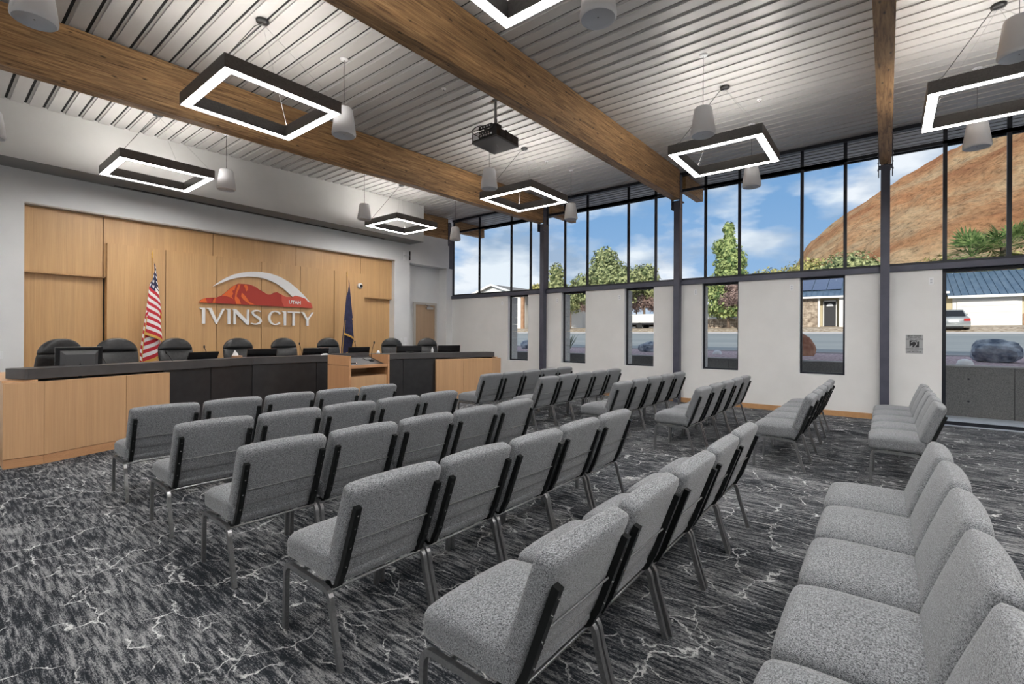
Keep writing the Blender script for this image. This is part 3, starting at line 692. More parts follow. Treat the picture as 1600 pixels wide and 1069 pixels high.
MB().tube([(-.06, .05, .012), (.02, 0, .02), (.07, -.03, .02)], .009, 8).build('mic_body', 'blackp', m_); MB().lathe([(0, -.02), (.014, -.01), (.014, .012), (0, .02)], (.08, -.035, .02), 10).build('mic_head', 'chrome', m_)
o = MB().box(-.07, -.05, 0, .07, .05, .022).build('control_pad', 'greyd'); bevel(o, .006); o.location = (5.09, 7.38, 1.022); o.rotation_euler = (R(14), 0, 0); tag(o, 'small dark control pad beside the microphone on the lectern', 'controller')

# ---- monitors
def monitor(x, y, zc, w, h, rz, tx, label, bulge=False, roll=0.0):
    m = empty('monitor', (x, y, .79), R(rz)); tag(m, label, 'monitor', 'monitors on the dais desk')
    T = Matrix.Translation((0, 0, zc-.79)) @ Matrix.Rotation(R(roll), 4, 'Y') @ Matrix.Rotation(R(tx), 4, 'X')
    def tr(o):
        for v in o.data.vertices: v.co = T @ v.co
        return o
    tr(bevel(MB().box(-w/2, -.014, -h/2, w/2, .014, h/2).build('screen_shell', 'screen', m), .005, 2, False))
    tr(MB().box(-w/2+.012, .0145, -h/2+.014, w/2-.012, .017, h/2-.012).build('display', 'blackp', m))
    if bulge:
        a, b_ = w*.40, h*.36
        vs = [(-a, -.014, -b_), (a, -.014, -b_), (a, -.014, b_), (-a, -.014, b_), (-a*.78, -.05, -b_*.9), (a*.78, -.05, -b_*.9), (a*.78, -.05, b_*.62), (-a*.78, -.05, b_*.62)]
        tr(MB().add(vs, [(4, 5, 6, 7), (0, 1, 5, 4), (1, 2, 6, 5), (2, 3, 7, 6), (3, 0, 4, 7)]).build('rear_housing', 'greyd', m))
    else:
        tr(bevel(MB().box(-.09, -.035, -.12, .09, -.014, .02).build('rear_housing', 'screen', m), .006, 2, False))
        k = MB()
        for s in (-.03, .03): k.tube([tuple(Vector((s, -.035, -.02))), (s, -.038, -.02)], .006, 8)
        tr(k.build('screw', 'chrome', m))['kind'] = 'stuff'
    MB().tube([(0, -.03, zc-.79-.03), (0, -.05, .012)], .018, 8).build('stand_neck', 'blackp', m)
    MB().lathe([(0, 0), (.11, 0), (.11, .01), (0, .014)], (0, -.04, 0), 20).build('stand_base', 'blackp', m)
    return m
monitor(1.29, 8.02, 1.135, .46, .33, 6, 4, 'large black monitor seen from behind at the left end of the desk', True)
monitor(2.86, 8.62, 1.045, .50, .30, 19, 24, 'black monitor tilted back, between the third and fourth desk chairs', roll=0)
monitor(3.94, 8.97, 1.06, .52, .30, 0, 14, 'black monitor in front of the fourth desk chair, left of the fifth')
monitor(4.98, 8.97, 1.06, .54, .30, 0, 14, 'black monitor between the fifth and sixth desk chairs, left of the lectern')
monitor(5.97, 8.97, 1.06, .52, .30, 0, 10, 'black monitor rising directly behind the lectern')
monitor(7.06, 8.62, 1.08, .60, .30, -19, 8, 'black monitor in front of the second chair from the right')
monitor(8.02, 8.30, 1.08, .58, .30, -19, 8, 'black monitor at the right end of the desk near the windows')

# ---- executive chairs
def exec_chair():
    c = empty('executive_chair')
    n = 28
    def pill(secs, nm): return MB().loft(secs, n, 2.6).build(nm, 'leather', c)
    def dome(z): return .265*math.sqrt(max(0.0, 1-max(0, (z-1.00)/.232)**2.3))
    S = []
    for t in range(14):
        u = t/13; z = .50+.545*u; hw = (.21+.055*math.sin(min(1, u*1.3)*math.pi/2)) if u < .8 else .265
        S.append((0, -.17-.13*u, z, hw*(.75 if t == 0 else 1)*(.985 if t == 13 else 1), (.055+.012*math.sin(u*math.pi*2)**2)*(.55 if t in (0, 13) else 1)))
    pill(S, 'backrest')
    S = []
    for t in range(14):
        u = t/13; z = 1.035+.195*math.sin(u*math.pi/2)
        S.append((0, -.298-.02*u, z, max(.03, dome(z)), max(.012, .070*math.sqrt(max(.02, 1-(u**3)*.97)))*(.75 if t == 0 else 1)))
    pill(S, 'headrest')
    pill([(0, .03, .43, .22, .22), (0, .03, .45, .25, .245), (0, .03, .50, .26, .255), (0, .03, .535, .24, .24), (0, .03, .545, .18, .18)], 'seat')
    for s in (-1, 1):
        MB().tube([(s*.24, -.16, .45), (s*.30, -.14, .60), (s*.30, .0, .68), (s*.30, .16, .67)], .022, 8).build('armrest', 'blackp', c)
    MB().tube([(0, 0, .09), (0, 0, .44)], .03, 10).build('gas_column', 'blackp', c)
    b = MB()
    for k in range(5):
        a = 2*math.pi*k/5; b.tube([(0, 0, .10), (.29*math.cos(a), .29*math.sin(a), .065)], [.024, .015], 8)
        b.lathe([(0, -.028), (.026, -.02), (.026, .02), (0, .028)], (.29*math.cos(a), .29*math.sin(a), .03), 10)
    b.build('star_base', 'blackp', c)
    for dx in (-.045, .05):
        MB().tube([(dx, -.225, .99), (dx*.8, -.212, .90), (dx*.9, -.195, .80)], .003, 5).build('seam', 'blackp', c)
    return c
ex = exec_chair(); children_map()
xs = [(1.04, 8.72, 28, 1.0), (1.94, 8.90, 186, 1.03), (2.79, 9.15, 190, 1.03), (3.79, 9.30, 180, 1.03), (4.70, 9.40, 180, 1.03), (5.67, 9.38, 180, 1.02), (7.05, 9.05, 165, 1.03), (7.90, 8.78, 160, 1.03)]
el = ['black leather desk chair turned aside behind the leftmost monitor', 'black leather desk chair left of the striped flag, second from the left', 'black leather desk chair right of the striped flag, third from the left',
      'black leather desk chair under the IVINS lettering, behind the tissue box', 'black leather desk chair under the CITY lettering, fifth from the left', 'black leather desk chair just left of the navy flag, behind the lectern',
      'black leather desk chair right of the lectern, second from the right', 'black leather desk chair in front of the door, rightmost on the dais']
for i, (x, y, rz, s) in enumerate(xs):
    c = ex if i == 0 else copy_tree(ex)
    c.location = (x, y, .17); c.rotation_euler = (0, 0, R(rz)); tag(c, el[i], 'office chair', 'black leather chairs behind the dais desk')
# small things on the desk
tb = empty('tissue_box', (3.42, 8.74, 1.07)); tag(tb, 'small tissue box with white tissue standing on the counter', 'tissue box')
bevel(MB().box(-.06, -.05, 0, .08, .05, .035).build('box_body', 'woodcol', tb), .004, 1, False)
MB().add([(-.07, 0, .03), (.03, .02, .03), (.02, -.03, .03), (-.02, .01, .13), (-.06, -.02, .07), (.03, .0, .06)], [(0, 2, 3), (0, 4, 3), (2, 5, 3), (1, 5, 3), (0, 1, 2)]).build('tissue', 'paper', tb)
o = MB().lathe([(0, 0), (.038, 0), (.036, .03), (.024, .055), (.012, .062), (0, .063)], n=16).build('white_dome', 'whitep'); o.location = (6.21, 8.60, 1.07); tag(o, 'small white domed object on the counter right of the lectern', 'dome')
o = MB().lathe([(0, 0), (.026, 0), (.028, .06), (.02, .09), (.010, .105), (.010, .125), (0, .127)], n=14).build('white_bottle', 'whitep'); o.location = (7.36, 8.16, 1.07); tag(o, 'small white bottle on the counter in front of the rightmost chair', 'bottle')
o = MB().loft([(0, 0, 0, .09, .05), (0, 0, .02, .07, .04), (.01, 0, .032, .03, .02)], 14).build('white_paper', 'paper'); o.location = (4.98, 8.62, 1.07); tag(o, 'crumpled white paper on the counter behind the lectern', 'paper')

# ================================================================== FLAGS
def flag(x, y, label, kind, ztop, zbot, wd, mirror=1):
    f = empty('flag', (x, y, .17 if y > 8 else 0)); tag(f, label, 'flag', 'flags on poles in front of the oak wall')
    z0 = .17
    MB().tube([(0, 0, .02), (0, 0, ztop-z0-.02)], .013, 8).build('pole', 'goldpole', f)
    MB().lathe([(0, 0), (.15, 0), (.15, .03), (.04, .06), (.02, .12), (0, .12)], n=20).build('pole_base', 'brass', f)
    MB().lathe([(0, -.05), (.012, -.045), (.016, -.02), (.008, 0), (.016, .03), (.004, .09), (0, .095)], (0, 0, ztop-z0+.02), 10).build('finial', 'brass', f)
    nu, nv = 64, 40; vs = []; fs = []; uv = []
    H = ztop-z0-.10
    for j in range(nv+1):
        v = j/nv
        for i in range(nu+1):
            u = i/nu
            # cloth hangs: hoist runs down the pole, fly falls beside it in folds
            z = H-v*(H-1.02)*.54-u*(ztop-zbot)*.50-.05*math.sin(u*9)*v
            spread = min(1, .12+.9*(H-z)/(H-.95))
            ph = u*math.pi*3.4
            xx = mirror*wd*spread*(math.sin(ph+.5)*.75+.25*math.sin(2.3*ph))+ .01*mirror
            yy = -.03-.055*u-.05*spread*math.cos(ph*1.0)*(.5+.5*v)
            vs.append((xx, yy, max(z, zbot-z0))); uv.append((u, v))
    for j in range(nv):
        for i in range(nu): a = j*(nu+1)+i; fs.append((a, a+1, a+nu+2, a+nu+1))
    me = bpy.data.meshes.new('cloth'); me.from_pydata(vs, [], fs); me.materials.append(MT['flag' if kind == 'us' else 'navy'])
    ul = me.uv_layers.new(name='UVMap')
    for lp in me.loops: ul.data[lp.index].uv = uv[lp.vertex_index]
    for p in me.polygons: p.use_smooth = True
    o = bpy.data.objects.new('cloth', me); COL.objects.link(o); o.parent = f
    # fringe along the fly and the bottom edge
    fr = MB(); L = [vs[j*(nu+1)+nu] for j in range(nv+1)]; B_ = [vs[nv*(nu+1)+i] for i in range(nu+1)]
    for path, d in ((L, (.012*mirror, -.003, -.03)), (B_, (0, -.003, -.05))):
        q = [(p[0]+d[0], p[1]+d[1], p[2]+d[2]) for p in path]; k = len(path)
        fr.add(list(path)+q, [(i, i+1, k+i+1, k+i) for i in range(k-1)])
    fr.build('fringe', 'brass', f)
    return f
flag(2.66, 10.42, 'red, white and blue striped flag on a pole left of the city logo', 'us', 2.86, .92, .20)
flag(6.60, 10.42, 'navy blue flag with gold fringe on a pole right of the logo', 'st', 2.93, .95, .20)

# ================================================================== LOGO
lg = empty('city_logo', (4.77, 10.93, 2.2)); tag(lg, 'raised city sign with red mountain, silver arc and IVINS CITY letters on oak panels', 'sign')
GB = Vector((4.77, 10.93, 2.2))
def lgp(o): rel(o, GB); o.parent = lg; return o
def poly(nm, m, pts, y0, y1): return lgp(MB().prism(pts, y0, y1, 'y').build(nm, m))
arc_o = [(3.817, 2.454), (3.902, 2.537), (4.041, 2.647), (4.219, 2.747), (4.403, 2.81), (4.592, 2.844), (4.787, 2.857), (4.987, 2.844), (5.194, 2.79), (5.408, 2.689), (5.629, 2.524), (5.787, 2.383), (5.926, 2.237)]
arc_i = [(3.954, 2.532), (4.13, 2.626), (4.311, 2.690), (4.497, 2.726), (4.689, 2.735), (4.887, 2.709), (5.091, 2.639), (5.259, 2.538), (5.388, 2.431), (5.486, 2.352), (5.60, 2.30)]
# arc as strip quads
no = len(arc_o)
def resample(P, n):
    L = [0]
    for a, b_ in zip(P, P[1:]): L.append(L[-1]+math.dist(a, b_))
    out = []
    for k in range(n):
        s = L[-1]*k/(n-1); i = max(j for j in range(len(L)) if L[j] <= s+1e-9); i = min(i, len(P)-2)
        t = (s-L[i])/(L[i+1]-L[i]); out.append((P[i][0]+(P[i+1][0]-P[i][0])*t, P[i][1]+(P[i+1][1]-P[i][1])*t))
    return out
A = resample(arc_o, 30); Bq = resample([arc_o[0]]+arc_i+[(5.75, 2.22)], 30)
mb = MB()
for k in range(29):
    mb.prism([A[k], A[k+1], Bq[k+1], Bq[k]], 10.905, 10.93, 'y')
lgp(mb.build('arc', 'silver'))
mt = [(3.56, 2.11), (3.609, 2.175), (3.683, 2.208), (3.869, 2.229), (3.973, 2.275), (4.078, 2.373), (4.184, 2.485), (4.293, 2.553), (4.404, 2.557), (4.517, 2.557), (4.632, 2.523), (4.71, 2.472), (4.829, 2.41), (4.909, 2.364), (4.99, 2.37), (5.051, 2.416), (5.123, 2.432), (5.218, 2.386), (5.229, 2.218), (5.282, 2.11)]
poly('mountain', 'red', mt, 10.895, 10.925)
poly('mountain_right', 'coral', [(5.218, 2.386), (5.324, 2.341), (5.475, 2.345), (5.541, 2.384), (5.674, 2.364), (5.788, 2.328), (5.857, 2.255), (5.926, 2.237), (5.974, 2.11), (5.282, 2.11), (5.229, 2.218)], 10.894, 10.925)
for P_ in ([(3.56, 2.111), (3.609, 2.175), (3.683, 2.208), (3.683, 2.174), (3.709, 2.111)], [(3.827, 2.202), (3.861, 2.214), (3.849, 2.118), (3.801, 2.115)],
           [(3.973, 2.275), (4.078, 2.373), (4.184, 2.485), (4.25, 2.525), (4.221, 2.413), (4.176, 2.39), (4.194, 2.333), (4.167, 2.273), (4.195, 2.216), (4.132, 2.251), (4.043, 2.274)],
           [(4.293, 2.537), (4.339, 2.542), (4.312, 2.44), (4.276, 2.359), (4.258, 2.279), (4.313, 2.223), (4.351, 2.117), (4.259, 2.112), (4.222, 2.218), (4.239, 2.356)],
           [(4.368, 2.366), (4.443, 2.291), (4.519, 2.176), (4.634, 2.126), (4.538, 2.121), (4.406, 2.209), (4.35, 2.285)],
           [(4.442, 2.551), (4.489, 2.511), (4.489, 2.435), (4.452, 2.392), (4.433, 2.47), (4.404, 2.517)]):
    poly('orange_facet', 'orange', P_, 10.889, 10.896)
def text_mesh(txt, size, m, bold=0.0, ext=.003, align='CENTER'):
    cu_ = bpy.data.curves.new('t', 'FONT'); cu_.body = txt; cu_.size = size; cu_.extrude = ext; cu_.align_x = align; cu_.offset = bold; cu_.resolution_u = 3
    to = bpy.data.objects.new('t', cu_); COL.objects.link(to)
    dg = bpy.context.evaluated_depsgraph_get(); me = bpy.data.meshes.new_from_object(to.evaluated_get(dg))
    bpy.data.objects.remove(to); me.materials.clear(); me.materials.append(MT[m]); return me
def text_on(nm, txt, size, m, loc, rot, parent=None, bold=0.0, ext=.002):
    o = bpy.data.objects.new(nm, text_mesh(txt, size, m, bold, ext)); COL.objects.link(o); o.rotation_euler = rot; o.location = loc
    if parent: o.parent = parent
    return o
text_on('utah_lettering', 'UTAH', .108, 'paper', (5.53-4.77, 10.890-10.93, 2.188-2.2), (R(90), 0, 0), lg, .004)
# letters (height .33, from z=1.68)
zb, hh = 1.682, .325
def LZ(pts, x0, w): return [(x0+px*w, zb+pz*hh) for px, pz in pts]
def stem(x0, x1):   # I with flared upper-left serif
    w = x1-x0; return [(x0+.0, zb+hh), (x0+.0, zb+hh*.955), (x1-.055, zb+hh*.90), (x1-.052, zb), (x1, zb), (x1-.0, zb+hh)]
def letter(pts): poly('letter', 'silver', pts, 10.893, 10.925)
letter(stem(3.572, 3.672))
letter(LZ([(0, 1), (0, .95), (.10, .93), (.50, 0), (.56, 0), (1, .99), (.87, .99), (.56, .22), (.27, 1)], 3.70, .335))
letter(stem(4.055, 4.145))
letter(LZ([(0, 1), (0, .95), (.07, .90), (.075, 0), (.21, 0), (.19, .72), (.86, -.02), (.99, -.02), (1, 1), (.88, 1), (.865, .30), (.22, 1)], 4.185, .335))
letter(stem(5.242, 5.332))
letter(LZ([(0, 1), (.01, .90), (.40, .915), (.40, 0), (.585, 0), (.585, .915), (1, .90), (1, 1)], 5.365, .295))
letter(LZ([(0, 1), (.0, .95), (.08, .94), (.42, .42), (.42, 0), (.60, 0), (.60, .43), (1, 1), (.87, 1), (.52, .53), (.24, 1)], 5.685, .315))
def ribbon(path, wid):
    L_, R__ = [], []
    for i, p in enumerate(path):
        a = Vector(path[max(0, i-1)]); b_ = Vector(path[min(len(path)-1, i+1)]); d = (b_-a).normalized(); n = Vector((-d.y, d.x)); w = wid[i]/2
        L_.append(tuple(Vector(p)+n*w)); R__.append(tuple(Vector(p)-n*w))
    mb = MB()
    for i in range(len(path)-1): mb.prism([L_[i], L_[i+1], R__[i+1], R__[i]], 10.893, 10.925, 'y')
    lgp(mb.build('letter', 'silver'))
ang = [R(a) for a in range(38, 325, 14)]
ribbon([(5.085+.135*math.cos(a), zb+hh*.5+hh*.46*math.sin(a)) for a in ang], [.024+.028*abs(math.cos(a)) for a in ang])
sp = [(4.765, .90), (4.72, .955), (4.665, .96), (4.61, .91), (4.59, .80), (4.61, .69), (4.66, .58), (4.715, .48), (4.755, .36), (4.765, .24), (4.74, .12), (4.68, .045), (4.62, .04), (4.565, .10)]
swd = [.02, .026, .032, .040, .046, .048, .050, .052, .052, .048, .042, .032, .026, .02]
ribbon([(a, zb+hh*b_) for a, b_ in sp], swd)

# ================================================================== WALL THINGS
def plate(nm, cat, label, loc, n, sx=.075, sz=.115, grp=None, m='whitep'):
    # loc centre; n 'x' faces -x, 'y' faces -y
    o = empty(nm, loc); tag(o, label, cat, grp)
    if n == 'x':
        bevel(MB().box(-.008, -sx/2, -sz/2, 0, sx/2, sz/2).build('cover_plate', m, o), .002, 1, False)
        for dz in (-.022, .022): MB().box(-.010, -.014, dz-.013, -.0075, .014, dz+.013).build('socket', 'greyp', o)
    else:
        bevel(MB().box(-sx/2, -.008, -sz/2, sx/2, 0, sz/2).build('cover_plate', m, o), .002, 1, False)
        MB().box(-.012, -.013, -.025, .012, -.0075, .025).build('toggle', 'whitep', o)
    return o
for y, z, lb in [(-.585, 2.43, 'right of the right-hand column, near the tall glass'), (1.47, 2.44, 'left of the narrow window nearest the right column'), (3.31, 2.45, 'just right of the middle column'),
                 (5.13, 2.42, 'between the second and third narrow windows'), (6.93, 2.42, 'just right of the column nearest the dais'), (8.85, 2.42, 'left of the narrow window nearest the dais')]:
    plate('wall_outlet', 'outlet', 'small white outlet high on the wall '+lb, (10.70, y, z), 'x', .065, .12, 'white outlets high on the window wall')
sg = empty('hearing_sign', (10.70, -.371, 1.358)); tag(sg, 'square grey notice with black ear symbol on the wall beside the tall glass', 'sign')
bevel(MB().box(-.006, -.113, -.162, 0, .113, .162).build('sign_plate', 'signg', sg), .002, 1, False)
MB().box(-.0075, -.062, -.055, -.006, .062, .065).build('symbol_panel', 'ink', sg)
def sribbon(path, w):
    mb = MB()
    for i in range(len(path)-1):
        a = Vector(path[i]); b_ = Vector(path[i+1]); d = (b_-a).normalized(); n = Vector((-d.y, d.x))*w/2
        mb.prism([tuple(a+n), tuple(b_+n), tuple(b_-n), tuple(a-n)], -.009, -.0074, 'x')
    return mb
# ear outline; on this wall +y is to the left as one looks at it
ear = [(.040, .022), (.030, .040), (.008, .050), (-.014, .044), (-.030, .024), (-.032, .004), (-.022, -.016), (-.010, -.036), (.004, -.048)]
sribbon(ear, .013).build('ear_symbol', 'signg', sg)
sribbon([(-.058, .062), (-.034, .044)], .02).build('ear_stroke', 'signg', sg); sribbon([(.055, -.052), (.026, -.024)], .02).build('ear_stroke', 'signg', sg)
for zz, s_, t_ in [(.130, .030, 'MUST PLEASE'), (.104, .026, 'TURN OFF ALL'), (.076, .027, 'DISTRICT DEVICES'), (-.088, .025, 'ASSISTIVE LISTENING'), (-.112, .022, 'AVAILABLE'), (-.142, .026, 'PTR. PROGRAM')]:
    text_on('lettering', t_, s_, 'ink', (-.0075, 0, zz), (R(90), 0, R(-90)), sg, .0004, .0006)
# security camera dome on oak
dm = empty('security_camera', (7.31, 10.95, 2.764)); tag(dm, 'white round security camera on the oak wall right of the navy flag', 'camera')
o = MB().lathe([(0, 0), (.075, 0), (.075, .03), (.05, .055), (0, .06)], n=24).build('housing', 'whitep', dm); o.rotation_euler = (R(90), 0, 0)
o = MB().lathe([(.04, 0), (.038, .02), (.02, .036), (0, .04)], (.012, 0, .05), 20).build('lens_dome', 'blackp', dm); o.rotation_euler = (R(90), 0, 0)
tvb = empty('wall_mount_antenna', (8.79, FW, 3.76)); tag(tvb, 'slim black panel on a white bracket high on the wall left of the alcove', 'bracket')
MB().box(.08, -.135, -.13, .092, -.085, .13).build('black_panel', 'blackp', tvb); MB().tube([(-.04, 0, 0), (-.02, -.05, 0), (.085, -.10, 0)], .012, 8).build('arm', 'whitep', tvb); MB().box(-.10, -.01, -.12, 0, 0, .12).build('back_plate', 'whitep', tvb)
plate('light_switch', 'switch', 'white thermostat plate on the wall left of the door, left of a switch', (8.66, FW, 1.36), 'y', .07, .06)
plate('light_switch', 'switch', 'double white switch plate on the wall just left of the door', (8.82, FW, 1.34), 'y', .12, .12)
plate('light_switch', 'switch', 'small grey plate on the wall below the double switch plate', (8.82, FW, 1.18), 'y', .07, .10)
plate('light_switch', 'switch', 'white plate at the far left of the wall beside the oak niche', (.80, FW, 1.12), 'y', .12, .12)

# ================================================================== LAMPS
def ring_lamp():
    r = empty('ring_pendant_lamp'); S = .61; B_ = .10; Hh = .13
    I = S-B_
    # four mitred sides, outer and inner walls
    def side(k, nm, m, z0, z1, s, i_):
        c_, s_ = round(math.cos(k*math.pi/2)), round(math.sin(k*math.pi/2))
        pts = [(-s, -s), (s, -s), (i_, -i_), (-i_, -i_)]
        pts = [(c_*a-s_*b_, s_*a+c_*b_) for a, b_ in pts]
        return MB().prism(pts, z0, z1, 'z').build(nm, m, r)
    for k in range(4):
        h = side(k, 'housing', 'lamp', .006, Hh, S, I)
        d = side(k, 'diffuser', 'down', -.001, .0055, S-.008, I+.008)
        u = side(k, 'uplight', 'up', Hh+.0005, Hh+.003, S-.03, I+.03)
        # lip trims around the diffuser
        side(k, 'lip', 'lamp', -.006, .0058, S, S-.006)
        side(k, 'lip', 'lamp', -.006, .0058, I+.006, I)
    return r
rl = ring_lamp(); children_map()
G = 'square ring pendant lamps'
RL = [(2.41, 9.19, 4.00, 'square ring lamp hanging nearest the far left corner, above the dais'), (2.41, 5.51, 4.0, 'large square ring lamp hanging below the beam at upper left'), (2.41, 1.86, 4.0, 'square ring lamp cut off by the top edge, beside the middle beam'),
      (7.30, 9.22, 4.09, 'square ring lamp over the right part of the dais, against the white soffit'), (7.32, 5.52, 4.09, 'square ring lamp just right of the projector'), (7.30, 1.86, 4.07, 'square ring lamp between the middle beam and the right beam'),
      (7.32, -.94, 4.07, 'square ring lamp at the right edge, in front of the red hill'), (2.41, -1.2, 4.0, 'added square ring fill lamp behind the camera at left, out of the picture'), (7.32, -3.9, 4.07, 'added square ring fill lamp behind the camera at right, out of the picture'), (2.41, -3.9, 4.0, 'added square ring fill lamp at the back left, out of the picture'),
      (-2.45, 8.9, 3.95, 'added square ring fill lamp left of the picture, nearest the far wall'), (-2.45, 5.5, 3.95, 'added square ring fill lamp left of the picture, second from the far wall'), (-2.45, 1.86, 3.95, 'added square ring fill lamp left of the camera, out of the picture'), (-2.45, -1.6, 3.95, 'added square ring fill lamp behind the camera, far left'), (-2.45, -5.2, 3.95, 'added square ring fill lamp in the rear left corner, out of the picture'), (2.41, -6.2, 4.0, 'added square ring fill lamp by the rear wall, centre'), (7.32, -6.3, 4.07, 'added square ring fill lamp by the rear wall, right')]  # ring lamps out of view are added fill that brightens the room
for i, (x, y, z, lb) in enumerate(RL):
    c = rl if i == 0 else copy_tree(rl); c.location = (x, y, z); tag(c, lb, 'pendant lamp', G)
    zc = ceilz(x)-z
    MB().lathe([(0, zc-.035), (.03, zc-.035), (.065, zc-.028), (.068, zc-.004), (.0, zc-.002)], n=20).build('canopy', 'blackp', c)
    for sx_, sy_ in ((1, 1), (1, -1), (-1, 1), (-1, -1)):
        if (sx_, sy_) == (-1, 1): continue
        MB().tube([(0, 0, zc-.035), (sx_*.56, sy_*.56, .13)], .0016, 5).build('wire', 'wire', c)
    MB().tube([(0, 0, zc-.035), (-.06, .06, zc-.075), (-.48, .48, .20), (-.56, .56, .13)], .0042, 6).build('power_cord', 'cord', c)

# ---- pendant speakers
def speaker():
    s = empty('pendant_speaker')
    MB().lathe([(0, .36), (.06, .36), (.098, .352), (.108, .335), (.132, .17), (.150, .035), (.148, .012), (.136, 0)], n=32).build('housing', 'whitep', s)
    MB().lathe([(.136, 0), (.130, .004), (.126, .012), (.100, .010), (.095, .018), (0, .016)], n=32).build('grille', 'greyp', s)
    MB().lathe([(0, .0158), (.006, .0158), (.006, .014), (0, .0135)], n=8).build('badge', 'blackp', s)
    return s
sp_ = speaker(); children_map()
SPK = [(.6, 5.5, 'white pendant speaker cut off at the top left corner'), (3.42, 5.49, 'white pendant speaker touching the corner of the large upper-left ring lamp'), (3.42, 9.2, 'white pendant speaker at the right end of the lamp nearest the far left corner'),
       (6.25, 9.2, 'white pendant speaker at the left corner of the lamp over the right of the dais'), (6.27, 5.5, 'white pendant speaker directly below the projector'), (9.02, 5.5, 'white pendant speaker right of the ring lamp beside the projector'),
       (9.1, 9.2, 'small white pendant speaker in front of the far corner column'), (6.27, 1.86, 'white pendant speaker above the left corner of the lamp between middle and right beams'), (8.95, 1.84, 'white pendant speaker below the lamp between middle and right beams, in front of the sky'),
       (3.42, 1.84, 'white pendant speaker cut off by the top edge, right of the middle beam'), (6.27, -.94, 'white pendant speaker cut off at the right edge above the right lamp'), (8.95, -.95, 'white pendant speaker in front of the red hill below the right lamp'),
       (.6, 9.2, 'white pendant speaker barely showing at the left edge')]
for i, (x, y, lb) in enumerate(SPK):
    c = sp_ if i == 0 else copy_tree(sp_); z = 4.03+(.02 if x > 6 else 0); c.location = (x, y, z); tag(c, lb, 'speaker', 'white pendant speakers')
    zc = ceilz(x)-z
    MB().lathe([(0, zc-.014), (.05, zc-.012), (.055, zc-.003), (0, zc-.002)], n=20).build('canopy', 'whitep', c)
    MB().tube([(0, 0, .35), (0.004, 0, .35+(zc-.35)*.35), (-.004, 0, .35+(zc-.35)*.7), (0, 0, zc-.01)], .003, 6).build('cable', 'cord' if y > 5 and x > 6 else 'cord', c)
    MB().tube([(.008, 0, .35), (-.004, 0.004, .35+(zc-.35)*.4), (.008, 0, .35+(zc-.35)*.75), (0.004, 0, zc-.01)], .0016, 5).build('safety_wire', 'wire', c)

# ---- projector
pj = empty('projector', (5.52, 4.72, 4.38)); tag(pj, 'black ceiling projector hanging on a pole left of the middle timber beam', 'projector')
bevel(MB().box(-.27, -.25, 0, .27, .25, .03).build('bottom_shell', 'greyd', pj), .01, 2, False)
MB().box(-.262, -.242, .03, .262, .242, .15).build('body', 'blackp', pj)
for k in range(3):
    g = MB().box(-.18+k*.145, -.2445, .045, -.06+k*.145, -.242, .135).build('vent', 'desk', pj)
    sl = MB()
    for q in range(7): sl.box(-.175+k*.145+q*.016, -.247, .05, -.170+k*.145+q*.016, -.2445, .13)
    sl.build('vent_slats', 'greyd', g)
cn = MB()
for k in range(6): cn.box(-.268, -.16+k*.05, .06, -.262, -.13+k*.05, .085)
for k in range(4): cn.box(-.268, -.10+k*.055, .10, -.262, -.08+k*.055, .115)
cn.build('connectors', 'chrome', pj)
MB().box(-.266, .10, .045, -.262, .22, .14).build('connector_plate', 'greyp', pj)
MB().lathe([(0, .0), (.05, .0), (.05, .03), (.03, .03), (0, .02)], (0, 0, 0), 20).build('lens', 'blackp', pj).matrix_local = Matrix.Translation((.1, .25, .09)) @ Matrix.Rotation(R(-90), 4, 'X')
for a in ((-.24, -.02, .24, .02), (-.02, -.22, .02, .22), (-.2, .1, .2, .13), (-.2, -.13, .2, -.10)): MB().box(a[0], a[1], .158, a[2], a[3], .185).build('mount_bar', 'blackp', pj)
MB().box(-.235, -.13, .185, -.215, .13, .24).build('mount_bracket', 'blackp', pj)
for k in range(4): MB().tube([(-.236, -.09+k*.055, .212), (-.240, -.09+k*.055, .212)], .011, 8).build('mount_hole', 'whitep', pj)
bevel(MB().box(-.07, -.07, .19, .07, .07, .32).build('mount_head', 'blackp', pj), .008, 2, False)
MB().tube([(0, 0, .32), (0, 0, ceilz(5.52)-4.38-.01)], .022, 14).build('pole', 'wire', pj)
MB().lathe([(0, 0), (.07, 0), (.07, .012), (0, .014)], (0, 0, ceilz(5.52)-4.38-.016), 20).build('ceiling_plate', 'wire', pj)
for pts in ([(-.05, -.06, .28), (-.16, -.16, .30), (-.25, -.22, .20), (-.275, -.1, .12)], [(-.05, .06, .30), (-.2, .18, .28), (-.31, .2, .16), (-.275, .12, .09)], [(.07, 0, .26), (.13, -.06, .26), (.15, -.12, .19)]):
    P_ = [Vector(p) for p in pts]; out = []
    for i in range(len(P_)-1):
        p0 = P_[max(0, i-1)]; p1 = P_[i]; p2 = P_[i+1]; p3 = P_[min(len(P_)-1, i+2)]
        for k in range(5):
            t = k/5; out.append(.5*((2*p1)+(-p0+p2)*t+(2*p0-5*p1+4*p2-p3)*t*t+(-p0+3*p1-3*p2+p3)*t**3))
    out.append(P_[-1]); MB().tube(out, .007, 6).build('cable', 'cord', pj)
text_on('lettering', '- - - - - -', .03, 'greyp', (0.02, -.02, -.002), (R(180), 0, R(30)), pj, 0, .0005)
